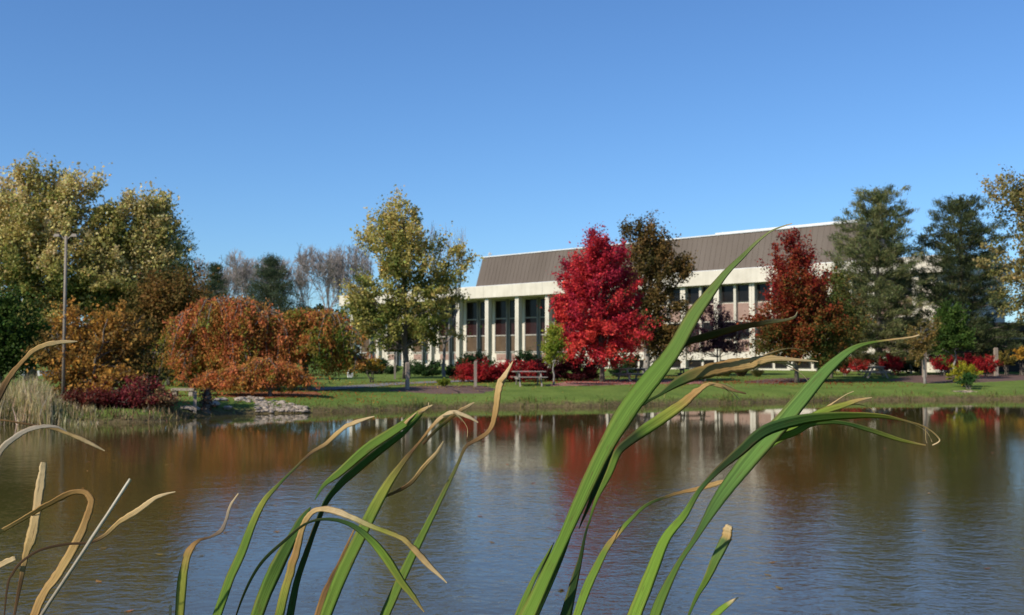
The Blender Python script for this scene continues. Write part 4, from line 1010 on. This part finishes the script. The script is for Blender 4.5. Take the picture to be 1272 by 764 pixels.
# lamp pole at left
p = base_at(80, 41.6); lp = empty('street_lamp', p, label='tall weathered lamp pole with two heads among the left trees', cat='street lamp')
zt = P(80, 293, 41.6).z; mb = MB(); mb.tube([(p.x, p.y, p.z - .2), (p.x, p.y, zt)], [0.065, 0.05], 10); mb.build('pole', M_POLE, lp, smooth=True)
for s in (-1, 1):
    mb = MB(); mb.tube([(p.x + s * .05, p.y, zt - .12), (p.x + s * .18, p.y, zt - .02), (p.x + s * .26, p.y, zt + .02)], .03, 6); arm = mb.build('arm', M_POLE, lp)
    mb = MB(); x0 = p.x + s * .2; x1 = p.x + s * .44; a, b2 = min(x0, x1), max(x0, x1)
    mb.hexa([(a, p.y - .13, zt - .04), (b2, p.y - .13, zt - .04), (a, p.y + .13, zt - .04), (b2, p.y + .13, zt - .04), (a + .04, p.y - .09, zt + .07), (b2 - .04, p.y - .09, zt + .07), (a + .04, p.y + .09, zt + .07), (b2 - .04, p.y + .09, zt + .07)])
    mb.build('lamp_head', M_POLE, lp)
# low white bench behind the reeds
p = base_at(50, 61); wb = empty('garden_bench', p, label='low white flat bench half hidden behind the reeds and gold tree', cat='bench')
mb = MB(); mb.box(p.x - .95, p.x + .95, p.y - .22, p.y + .22, p.z + .22, p.z + .50); mb.build('seat', M_WHITE, wb)
for q in (-.7, .7): mb = MB(); mb.box(p.x + q - .1, p.x + q + .1, p.y - .18, p.y + .18, p.z - .05, p.z + .218); mb.build('leg', M_CONCG, wb)

# ------------------------------------------------------------------ cattails in the foreground
def blade_mat():
    m, n, b = new_mat('cattail_blade')
    at = N(n, 'ShaderNodeAttribute', attribute_name='col'); uv = N(n, 'ShaderNodeUVMap', uv_map='uv')
    mp = N(n, 'ShaderNodeMapping'); mp.inputs['Scale'].default_value = (18, 5, 1); n.links.new(uv.outputs[0], mp.inputs[0])
    v = N(n, 'ShaderNodeTexNoise', Scale=1.0, Detail=4.0, Roughness=0.6); n.links.new(mp.outputs[0], v.inputs[0])
    mr = N(n, 'ShaderNodeMapRange'); mr.inputs[1].default_value = 0.3; mr.inputs[2].default_value = 0.7; mr.inputs[3].default_value = 0.6; mr.inputs[4].default_value = 1.3
    n.links.new(v.outputs[0], mr.inputs[0])
    mp2 = N(n, 'ShaderNodeMapping'); mp2.inputs['Scale'].default_value = (5, 45, 1); n.links.new(uv.outputs[0], mp2.inputs[0])
    sp_ = N(n, 'ShaderNodeTexNoise', Scale=1.0, Detail=3.0, Roughness=0.6); n.links.new(mp2.outputs[0], sp_.inputs[0])
    sr = N(n, 'ShaderNodeMapRange'); sr.inputs[1].default_value = 0.59; sr.inputs[2].default_value = 0.70; n.links.new(sp_.outputs[0], sr.inputs[0])
    mul = N(n, 'ShaderNodeMix', data_type='RGBA', blend_type='MULTIPLY'); mul.inputs[0].default_value = 1.0
    n.links.new(at.outputs[0], mul.inputs[6]); n.links.new(mr.outputs[0], mul.inputs[7])
    mk = N(n, 'ShaderNodeMath', operation='MULTIPLY'); n.links.new(sr.outputs[0], mk.inputs[0]); mk.inputs[1].default_value = 0.55
    mx = N(n, 'ShaderNodeMix', data_type='RGBA'); n.links.new(mk.outputs[0], mx.inputs[0]); n.links.new(mul.outputs[2], mx.inputs[6]); mx.inputs[7].default_value = (0.10, 0.055, 0.025, 1)
    n.links.new(mx.outputs[2], b.inputs['Base Color'])
    b.inputs['Roughness'].default_value = 0.68; b.inputs['Specular IOR Level'].default_value = 0.1
    bp = N(n, 'ShaderNodeBump', Strength=0.6, Distance=0.0008); n.links.new(v.outputs[0], bp.inputs['Height']); n.links.new(bp.outputs[0], b.inputs['Normal'])
    tr = N(n, 'ShaderNodeBsdfTranslucent'); n.links.new(mx.outputs[2], tr.inputs[0])
    ms = N(n, 'ShaderNodeMixShader'); ms.inputs[0].default_value = 0.3; n.links.new(b.outputs[0], ms.inputs[1]); n.links.new(tr.outputs[0], ms.inputs[2])
    n.links.new(ms.outputs[0], n.nodes['Material Output'].inputs[0])
    return m
M_BLADE = blade_mat()
GR, GB, GD_, DK = (0.125, 0.205, 0.03), (0.18, 0.29, 0.035), (0.055, 0.115, 0.028), (0.028, 0.05, 0.016)  # DK puts the shade of averted faces into the blade colour
YG, TN, TP, BR, OR = (0.28, 0.29, 0.05), (0.56, 0.37, 0.14), (0.70, 0.53, 0.29), (0.13, 0.075, 0.035), (0.40, 0.23, 0.08)
def catmull(A, sub):
    A = np.asarray(A, float); n = len(A); out = []
    for i in range(n - 1):
        p0, p1, p2, p3 = A[max(i - 1, 0)], A[i], A[i + 1], A[min(i + 2, n - 1)]
        for s in range(sub):
            t = s / sub
            out.append(0.5 * ((2 * p1) + (-p0 + p2) * t + (2 * p0 - 5 * p1 + 4 * p2 - p3) * t * t + (-p0 + 3 * p1 - 3 * p2 + p3) * t ** 3))
    out.append(A[-1]); return np.array(out)
def smooth_noise(n, k):
    x = RNG.normal(0, 1, n + 2 * k)
    ker = np.ones(2 * k + 1) / (2 * k + 1); y = np.convolve(x, ker, 'valid'); return y / (y.std() + 1e-6)
def ribbon(plant, ctl, stops, Y0, Y1=None, roll=25, root_in=True, fold=0.07, wscale=1.0, bend=0.0, base=None, roll1=None):
    """ctl: (px, py, width px) from base to tip; stops: (t, colour); depth runs from Y0 to Y1; roll turns the face toward the sun (+) or away (-)"""
    Y1 = Y0 if Y1 is None else Y1
    c = np.asarray(ctl, float); L = np.concatenate([[0], np.cumsum(np.hypot(np.diff(c[:, 0]), np.diff(c[:, 1])))]); L /= L[-1]
    yy = Y0 + (Y1 - Y0) * L + bend * np.sin(L * PI)
    pts = [np.array([*P(px, py, y), w * y / F]) for (px, py, w), y in zip(c, yy)]
    tl = list(L)
    if root_in:                                               # carry the leaf down to its plant's foot
        b = np.array(base if base is not None else plant.location); p0 = pts[0][:3]; w0 = max(pts[0][3], 0.008)
        d = p0 - pts[1][:3]; d = d / (np.linalg.norm(d) + 1e-9)
        mm = [p0 + d * q for q in (0.14, 0.06, 0.025)]
        m1 = p0 + d * 0.30; m1[2] = min(m1[2], p0[2] - 0.2); m2 = (m1 + b) / 2 * [1, 1, 1]; m2[:2] = m2[:2] * 0.5 + b[:2] * 0.5
        pts = [np.array([*b, w0 * 1.1]), np.array([*m2, w0 * 1.15]), np.array([*m1, w0 * 1.05])] + [np.array([*q, w0 * 1.0]) for q in mm] + pts
        tl = [-0.6, -0.35, -0.12, -0.06, -0.03, -0.01] + tl
    A = np.column_stack([np.array(pts), np.array(tl)])
    S_ = catmull(A, 10); C, w, t = S_[:, :3], np.maximum(S_[:, 3], 0.0006) * wscale, S_[:, 4]
    T = np.gradient(C, axis=0); T /= np.linalg.norm(T, axis=1)[:, None] + 1e-9
    view = C - np.array([0, 0, HC]); view /= np.linalg.norm(view, axis=1)[:, None]
    Wd = np.cross(T, view); Wd /= np.linalg.norm(Wd, axis=1)[:, None] + 1e-9
    sgn = np.where(Wd[:, 0:1] > 0, 1, -1); 
    s0 = np.sign((Wd[:, 0]).sum() + 1e-9); Wd = Wd * s0
    Nf = np.cross(Wd, T); Nf *= np.where((Nf * view).sum(1) > 0, -1, 1)[:, None]     # faces the camera
    tc_ = np.clip(t, 0, 1)
    rl = np.radians(roll + ((roll if roll1 is None else roll1) - roll) * tc_ + 6 * np.sin(tc_ * 9 + len(c)))[:, None]
    W2 = Wd * np.cos(rl) - Nf * np.sin(rl) * -1.0; N2 = Nf * np.cos(rl) - Wd * np.sin(rl)
    w = w / np.cos(rl[:, 0])
    st = np.array([q[0] for q in stops]); sc = np.array([q[1] for q in stops])
    base_c = np.stack([np.interp(t, st, sc[:, j]) for j in range(3)], -1)
    dry = np.clip((base_c[:, 0] - base_c[:, 1]) / 0.08, 0, 1)
    nn = len(C); rough_l = 1 + (0.015 + 0.05 * dry) * smooth_noise(nn, 1) + 0.07 * dry * smooth_noise(nn, 5); rough_r = 1 + (0.015 + 0.05 * dry) * smooth_noise(nn, 1) + 0.07 * dry * smooth_noise(nn, 5)
    C = C + N2 * ((0.02 + 0.05 * dry) * w * smooth_noise(nn, 14))[:, None] + W2 * (0.035 * dry * w * smooth_noise(nn, 10))[:, None]
    prof = [(-.5, 0), (-.25, .6), (0, 1), (.25, .6), (.5, 0)]
    th = np.minimum(0.0006 + 0.015 * w, 0.2 * w)
    ww = lambda a: w * (rough_l if a < 0 else rough_r)
    ring = [C + W2 * (a * ww(a))[:, None] - N2 * ((f * fold) * w)[:, None] + N2 * (th * (1 - abs(a) * 1.7) * .5)[:, None] for a, f in prof]
    ring += [C + W2 * (a * ww(a))[:, None] - N2 * ((f * fold) * w)[:, None] - N2 * (th * (1 - abs(a) * 1.7) * .5)[:, None] for a, f in prof[::-1][1:-1]]
    k = len(ring); V = np.stack(ring, 1); n = len(C)
    us = [a + .5 for a, f in prof] + [a + .5 for a, f in prof[::-1][1:-1]]
    uv = np.stack([np.tile(us, (n, 1)) + RNG.uniform(0, 9), np.repeat((np.cumsum(np.r_[0, np.linalg.norm(np.diff(C, axis=0), axis=1)]))[:, None], k, 1)], -1).reshape(-1, 2)
    colr = np.repeat(base_c[:, None, :], k, 1)
    edge = np.abs(np.array(us) - .5) * 2
    e = (edge > .9)[None, :, None] * np.clip(0.5 + 0.5 * np.sin(t * 17 + RNG.uniform(0, 6)), 0, 1)[:, None, None] * 0.35
    colr = colr * (1 - e) + np.array([0.33, 0.17, 0.07]) * e
    i = np.arange(n - 1)[:, None] * k; j = np.arange(k)[None, :]
    Q = np.stack([i + j, i + (j + 1) % k, i + k + (j + 1) % k, i + k + j], -1).reshape(-1, 4)
    T3 = [(0, q, q + 1) for q in range(1, k - 1)] + [((n - 1) * k, (n - 1) * k + q + 1, (n - 1) * k + q) for q in range(1, k - 1)]
    return V.reshape(-1, 3), Q, T3, colr.reshape(-1, 3), uv
def leaf(plant, ctl, stops, Y0, Y1=None, label=None, name='leaf', fray=0, **kw):
    """one leaf, its frayed tip slivers included, as one mesh"""
    R_ = [ribbon(plant, ctl, stops, Y0, Y1, **kw)]
    c = np.asarray(ctl, float); Ye = Y0 if Y1 is None else Y1
    for q in range(fray):
        j = len(c) - 3 - (q % 2); p = c[j]; d = c[min(j + 2, len(c) - 1), :2] - p[:2]; L = np.hypot(*d) * RNG.uniform(0.7, 1.3); an = math.atan2(d[1], d[0]) + RNG.uniform(0.12, 0.4) * (-1 if q % 2 else 1)
        e = lambda f, b: (p[0] + math.cos(an + b) * L * f, p[1] + math.sin(an + b) * L * f, max(p[2] * 0.30 * (1 - f), 0.7))
        bnd = RNG.uniform(-0.5, 0.5)
        R_.append(ribbon(plant, [(p[0], p[1], p[2] * 0.4), e(.4, 0), e(.75, bnd * .4), e(1.0, bnd)], [(0, stops[-2][1]), (1, TP)], Ye - 0.004 * (q + 1), Ye + 0.004, root_in=False, roll=kw.get('roll', 20)))
    V, Q, T3, cc_, uv = [], [], [], [], []; n0 = 0
    for v, q, t3, c_, u in R_:
        V.append(v); Q.append(np.asarray(q) + n0); T3.append(np.asarray(t3) + n0); cc_.append(c_); uv.append(u); n0 += len(v)
    o = mesh_np(name, np.vstack(V), np.vstack(Q), M_BLADE, plant, cols=np.vstack(cc_), smooth=True, F3=np.vstack(T3), uv=np.vstack(uv))
    if label: o['label'] = label
    return o
def cattail(px, Y, label):
    p = P(px, 790, Y); b = Vector((p.x - 0.12, Y, ground_z(p.x - 0.12, Y) - 0.03))
    return empty('cattail_plant', b, label=label, cat='cattail', group='cattail plants in the foreground')
G_ALL = [(0, GR), (1, GR)]
# right-hand plants
A = cattail(655, 0.9, 'cattail with longest broad green blade crossing up over the roof')
leaf(A, [(648, 780, 22), (656, 764, 20), (695, 680, 14), (722, 620, 17), (750, 560, 19), (778, 512, 24), (810, 470, 23), (834, 440, 19), (857, 400, 18), (870, 380, 16), (901, 340, 8.5), (921, 320, 6), (941, 300, 3.8), (960, 286, 2.2), (984, 277.5, 1.2)],
     [(0, (0.14, 0.235, 0.03)), (.6, (0.115, 0.20, 0.032)), (.88, (0.13, 0.19, 0.05)), (.97, (0.3, 0.3, 0.12)), (1, TP)], 0.92, 0.95, roll=22)
leaf(A, [(637, 784, 9), (644, 764, 9), (662, 722, 6), (686, 677, 1.2)], [(0, GR), (1, GR)], 0.925, 0.935, roll=15)
leaf(A, [(650, 784, 6), (656, 755, 5), (670, 718, 4), (688, 674, 1)], [(0, DK), (1, DK)], 0.935, 0.94, roll=-40)
leaf(A, [(719, 657, 1), (733, 624, 5), (747, 590, 7), (758, 566, 4), (766, 546, 1)], [(0, DK), (1, DK)], 0.935, 0.945, roll=-45, root_in=False)
leaf(A, [(700, 780, 15), (703, 764, 14), (714, 720, 9.5), (721, 693, 5.5), (727, 664, 3), (732, 648, 2.5), (741, 620, 4.5), (757, 587, 9), (768, 561, 10), (786, 545, 12), (804, 532, 14), (825, 518, 14), (850, 500, 12), (868, 485, 8), (881, 477, 4), (897, 480, 5), (912, 485, 4), (927, 489, 1.5)],
     [(0, GD_), (.3, DK), (.38, GR), (.52, GR), (.56, DK), (.62, DK), (.66, GR), (.76, YG), (.82, OR), (.9, TN), (1, BR)], 0.95, 1.0, roll=-15, roll1=25, fray=3)
leaf(A, [(656, 780, 6), (697, 690, 6), (731, 592, 6), (790, 504, 6), (822, 457, 7), (848, 428, 8), (880, 417, 10), (920, 406, 8), (950, 400.5, 6), (974, 398, 3.5), (987, 394, 3), (991, 387, 1.2)],
     [(0, GD_), (.5, DK), (.8, (0.045, 0.05, 0.02)), (.9, BR), (.95, TP), (1, TP)], 1.0, 1.06, roll=-48)
leaf(A, [(660, 780, 6), (698, 690, 6), (732, 592, 6), (780, 518, 5), (802, 500, 4), (820, 490, 4), (840, 476, 11), (868, 463, 16), (903, 455, 17), (932, 452, 15), (958, 446, 9), (985, 446.5, 5), (1016, 449, 1.2)],
     [(0, GD_), (.5, DK), (.68, (0.07, 0.12, 0.03)), (.78, OR), (.86, TN), (1, TP)], 1.02, 1.08, roll=-35, roll1=10, fray=2)
leaf(A, [(940, 451, 6), (965, 448, 6), (980, 452, 3), (988, 455.5, 1)], [(0, TN), (1, TP)], 1.07, 1.08, roll=5, root_in=False)
B = cattail(790, 0.95, 'cattail with second broad blade bending right to a thin looped tip')
leaf(B, [(808, 780, 14), (823, 740, 12), (843, 700, 7), (864, 668, 7), (891, 623, 15), (920, 584, 20), (950, 548, 22), (972, 524, 21), (990, 502, 19), (1020, 467, 15), (1043, 445, 10.5), (1062, 432, 7), (1080, 426, 3.5), (1107, 422, 2.2), (1131, 419, 2), (1142, 416.5, 1.8), (1138, 422, 1)],
     [(0, GR), (.25, GD_), (.5, (0.12, 0.22, 0.045)), (.8, (0.12, 0.22, 0.05)), (.88, GR), (.92, TN), (1, TP)], 0.95, 1.0, roll=20)
leaf(B, [(784, 780, 18), (788, 764, 18), (807, 717, 16), (827, 669, 12), (850, 640, 9), (869, 609, 6), (893, 583, 8), (920, 560, 12), (947, 537, 14), (976, 526, 14), (1011, 519, 12), (1054, 516, 9), (1094, 517, 6), (1121, 522, 3), (1150, 531, 1.8), (1167, 546, 1.8), (1158, 553, 1.2)],
     [(0, GB), (.25, GB), (.36, GD_), (.42, DK), (.6, (0.05, 0.11, 0.03)), (.75, GR), (.84, YG), (.92, TN), (1, TP)], 0.92, 0.96, roll=25, roll1=-42, fray=2)
leaf(B, [(938, 566, 4), (960, 547, 8), (985, 538, 9), (1010, 526, 7), (1045, 525, 5), (1080, 534, 6), (1120, 547, 4.5), (1150, 553, 1.3)],
     [(0, GR), (.3, GR), (.6, GD_), (.9, YG), (1, TN)], 0.985, 1.0, roll=-10, root_in=False)
leaf(B, [(936, 568, 4), (962, 549, 9), (990, 531, 10), (1020, 512, 9), (1048, 503, 7), (1068, 497, 4), (1083, 494, 1.2)],
     [(0, GR), (.5, GB), (.8, YG), (.92, TN), (1, TP)], 0.99, 1.03, roll=30, root_in=False, fray=2)
D = cattail(722, 1.05, 'cattail with slim arching green leaf ending in pale tip over red reflection')
leaf(D, [(713, 780, 10), (717, 764, 10), (728, 733, 11), (740, 707, 10), (756, 677, 7.5), (781, 648, 5), (804, 627, 4), (835, 615, 4), (865, 608, 5), (890, 601, 6), (903, 597, 1.5)],
     [(0, GB), (.35, GR), (.45, OR), (.5, GR), (.7, DK), (.82, OR), (1, TN)], 1.04, 1.06, roll=22)
E_ = cattail(856, 1.1, 'cattail with short blunt leaf browned at the cut top')
leaf(E_, [(849, 780, 3), (865, 742, 5), (877, 721, 8), (891, 691, 12), (902, 668, 13), (905, 658, 11), (907, 653, 7)], [(0, GD_), (.5, GR), (.86, (0.12, 0.19, 0.06)), (.9, TN), (1, TP)], 1.1, roll=5)
leaf(E_, [(872, 782, 9), (886, 766, 8.5), (901, 753, 7), (917, 742, 1.5)], [(0, GB), (.7, GB), (.9, TP), (1, TP)], 1.08, roll=25)
# middle plants
Mx = cattail(350, 1.1, 'cattail with glossy dark broad leaf and tan folded blade in the middle')
leaf(Mx, [(357, 780, 10), (368, 725, 8), (381, 686, 7), (393, 652, 6), (406, 622, 7), (424, 600, 9), (441, 585, 10), (473, 559, 9), (501, 538, 6), (524, 515, 2)], [(0, GD_), (.4, DK), (.6, GD_), (1, (0.06, 0.13, 0.03))], 1.1, 1.12, roll=-35)
leaf(Mx, [(391, 621, 1), (403, 602, 5), (423, 586, 10), (459, 555, 12.5), (503, 526, 10), (520, 513, 7), (530, 507, 4), (537, 503, 1)], [(0, GD_), (.2, GR), (.6, GR), (.88, GR), (.93, TN), (1, TP)], 1.105, 1.13, roll=18, root_in=False, fray=3)
leaf(Mx, [(313, 782, 15), (330, 735, 17), (347, 698, 17), (362, 670, 13), (375, 645, 9), (386, 630, 2)], [(0, GR), (1, GD_)], 1.13, 1.14, roll=10)
leaf(Mx, [(343, 782, 12), (354, 734, 11), (366, 694, 9), (374, 662, 8), (382, 643, 7), (394, 633, 7), (415, 634, 8), (440, 644, 7), (465, 655, 6), (496, 667, 6), (512, 680, 7), (530, 700, 7), (555, 724, 1.3)],
     [(0, GR), (.14, YG), (.26, OR), (.4, TN), (.55, TP), (.7, YG), (.85, TN), (1, TP)], 1.08, 1.04, roll=18, label='tan leaf folded sharply down to the right')
leaf(Mx, [(285, 790, 2), (303, 738, 3), (324, 700, 4), (353, 672, 4), (381, 650, 3), (410, 645, 4), (438, 653, 6), (462, 672, 9), (481, 695, 11), (500, 724, 9), (515, 743, 6), (527, 760, 1.3)],
     [(0, DK), (.5, DK), (.65, GD_), (.75, GB), (.93, YG), (1, TN)], 1.06, 1.02, roll=-25, roll1=25)
Nn_ = cattail(268, 1.15, 'cattail with slim upright green leaf left of the middle ending tan')
leaf(Nn_, [(264, 782, 11), (284, 723, 11), (300, 687, 11), (315, 648, 9), (329, 621, 7), (347, 601, 4), (361, 587, 3), (386, 563, 4), (405, 551, 5), (427, 531, 5), (445, 523, 5), (465, 517, 1.2)],
     [(0, GR), (.35, GR), (.48, YG), (.6, GD_), (.72, BR), (.86, TN), (1, TP)], 1.15, 1.2, roll=20)
leaf(Nn_, [(222, 782, 11), (226, 727, 12), (229, 705, 10), (234, 685, 9), (246, 672, 4), (262, 667, 3), (274, 660, 5), (280, 648, 4), (286, 628, 3), (296, 613, 1.2)],
     [(0, YG), (.35, YG), (.52, OR), (.62, BR), (.8, (0.3, 0.24, 0.18)), (1, TP)], 1.2, 1.22, roll=22, label='yellowing leaf twisted into a withered grey tip')
leaf(Nn_, [(210, 785, 4), (212, 752, 3)], [(0, TN), (1, TP)], 1.2, roll=0)
Px = cattail(400, 1.2, 'cattail with upright green leaf and two tan hooked tips, right of middle')
leaf(Px, [(398, 782, 14), (421, 722, 16), (444, 673, 15), (465, 631, 14), (482, 601, 11), (503, 571, 6), (520, 550, 3), (537, 529, 4), (550, 517, 5), (563, 512, 6), (579, 517, 5), (594, 525, 1.2)],
     [(0, GR), (.4, GR), (.55, YG), (.7, BR), (.8, OR), (.9, TP), (1, TP)], 1.2, 1.22, roll=20, fray=2)
leaf(Px, [(390, 782, 8), (405, 735, 8), (420, 703, 6), (440, 658, 2)], [(0, OR), (.5, BR), (1, OR)], 1.21, 1.22, roll=10)
leaf(Px, [(525, 552, 3), (540, 536, 4), (553, 525, 4), (570, 511, 5), (581, 505, 4), (589, 500, 1.2)], [(0, BR), (.4, DK), (.7, OR), (1, TP)], 1.225, 1.23, roll=-10, root_in=False)
leaf(Px, [(462, 640, 3), (471, 622, 3), (494, 610, 4), (511, 599, 5), (528, 578, 5), (543, 561, 4), (551, 548, 1.2)], [(0, OR), (.4, BR), (.7, TN), (1, TP)], 1.215, 1.22, roll=-15, root_in=False)
Qx = cattail(478, 1.25, 'cattail with single slim leaf curling into a pale twisted ribbon over water')
leaf(Qx, [(470, 782, 12), (494, 728, 12), (516, 682, 10), (533, 648, 8), (550, 614, 6), (567, 580, 4), (579, 555, 4), (596, 544, 5), (609, 533, 6), (615, 512, 7), (618, 487, 8), (622, 474, 10), (630, 461, 5), (637, 449, 1.2)],
     [(0, GR), (.4, (0.13, 0.20, 0.035)), (.58, (0.11, 0.12, 0.035)), (.68, BR), (.8, OR), (.88, TN), (1, TP)], 1.25, 1.27, roll=20, fray=1)
# left plants (dry)
Lx = cattail(30, 1.1, 'dry tan cattail with upright blunt blade and arched leaf at left')
leaf(Lx, [(14, 785, 3), (25, 725, 5), (32, 688, 8), (39, 668, 12), (44, 642, 12), (50, 605, 11), (53, 582, 9), (54, 574, 6)], [(0, BR), (.3, BR), (.45, TN), (1, TP)], 1.1, 1.12, roll=12)
leaf(Lx, [(35, 782, 11), (53, 739, 10), (70, 716, 11), (88, 688, 10), (104, 656, 10), (113, 628, 9), (110, 616, 7), (100, 611, 6), (83, 614, 7), (56, 628, 7), (28, 644, 6), (0, 660, 5), (-14, 668, 1.5)],
     [(0, OR), (.3, TN), (.5, OR), (.7, OR), (1, TN)], 1.08, 1.12, roll=20, label='tan leaf arched over and hanging back to the left')
leaf(Lx, [(3, 790, 2), (9, 730, 2.5), (16, 712, 3), (28, 697, 3), (51, 683, 3), (83, 676, 3), (111, 674, 3.5), (130, 665, 5), (148, 649, 6), (171, 635, 7), (195, 618, 5), (218, 611, 1.2)],
     [(0, BR), (.45, (0.07, 0.04, 0.02)), (.62, BR), (.72, TN), (1, TP)], 1.05, 1.1, roll=10)
st = leaf(Lx, [(46, 782, 4.2), (52, 764, 4.2), (108, 678, 4.4), (162, 595, 4.6)], [(0, (0.36, 0.30, 0.2)), (.5, (0.52, 0.45, 0.33)), (.52, (0.3, 0.22, 0.13)), (.55, (0.52, 0.45, 0.33)), (1, (0.6, 0.54, 0.42))], 1.02, 1.06, roll=0, fold=-0.35, name='stalk', label='straight pale grey dead stalk leaning right')
Kx = cattail(-30, 1.15, 'dry cattail leaning in from left edge with thin bent leaves')
leaf(Kx, [(-45, 600, 8), (-20, 535, 9), (0, 491, 8), (14, 466, 7), (28, 449, 5), (46, 433, 6), (70, 426, 6), (96, 424, 1.2)], [(0, BR), (.5, BR), (.68, OR), (.8, TN), (1, TP)], 1.15, 1.2, roll=10)
leaf(Kx, [(-40, 525, 3), (0, 522, 2.2), (28, 526, 2.6), (60, 531, 3), (83, 538, 4), (107, 548, 5), (130, 560, 1.2)], [(0, OR), (.5, BR), (.7, TN), (1, TP)], 1.22, 1.25, roll=10)
leaf(Kx, [(-30, 610, 9), (0, 561, 8), (14, 547, 7), (32, 535, 7), (51, 530, 5), (70, 530, 3), (83, 536, 1.2)], [(0, TN), (.5, (0.45, 0.38, 0.28)), (1, (0.4, 0.33, 0.24))], 1.1, 1.12, roll=15)
leaf(Kx, [(-25, 715, 9), (0, 702, 8), (14, 696, 7), (19, 694, 6)], [(0, TN), (1, TP)], 1.1, roll=10)
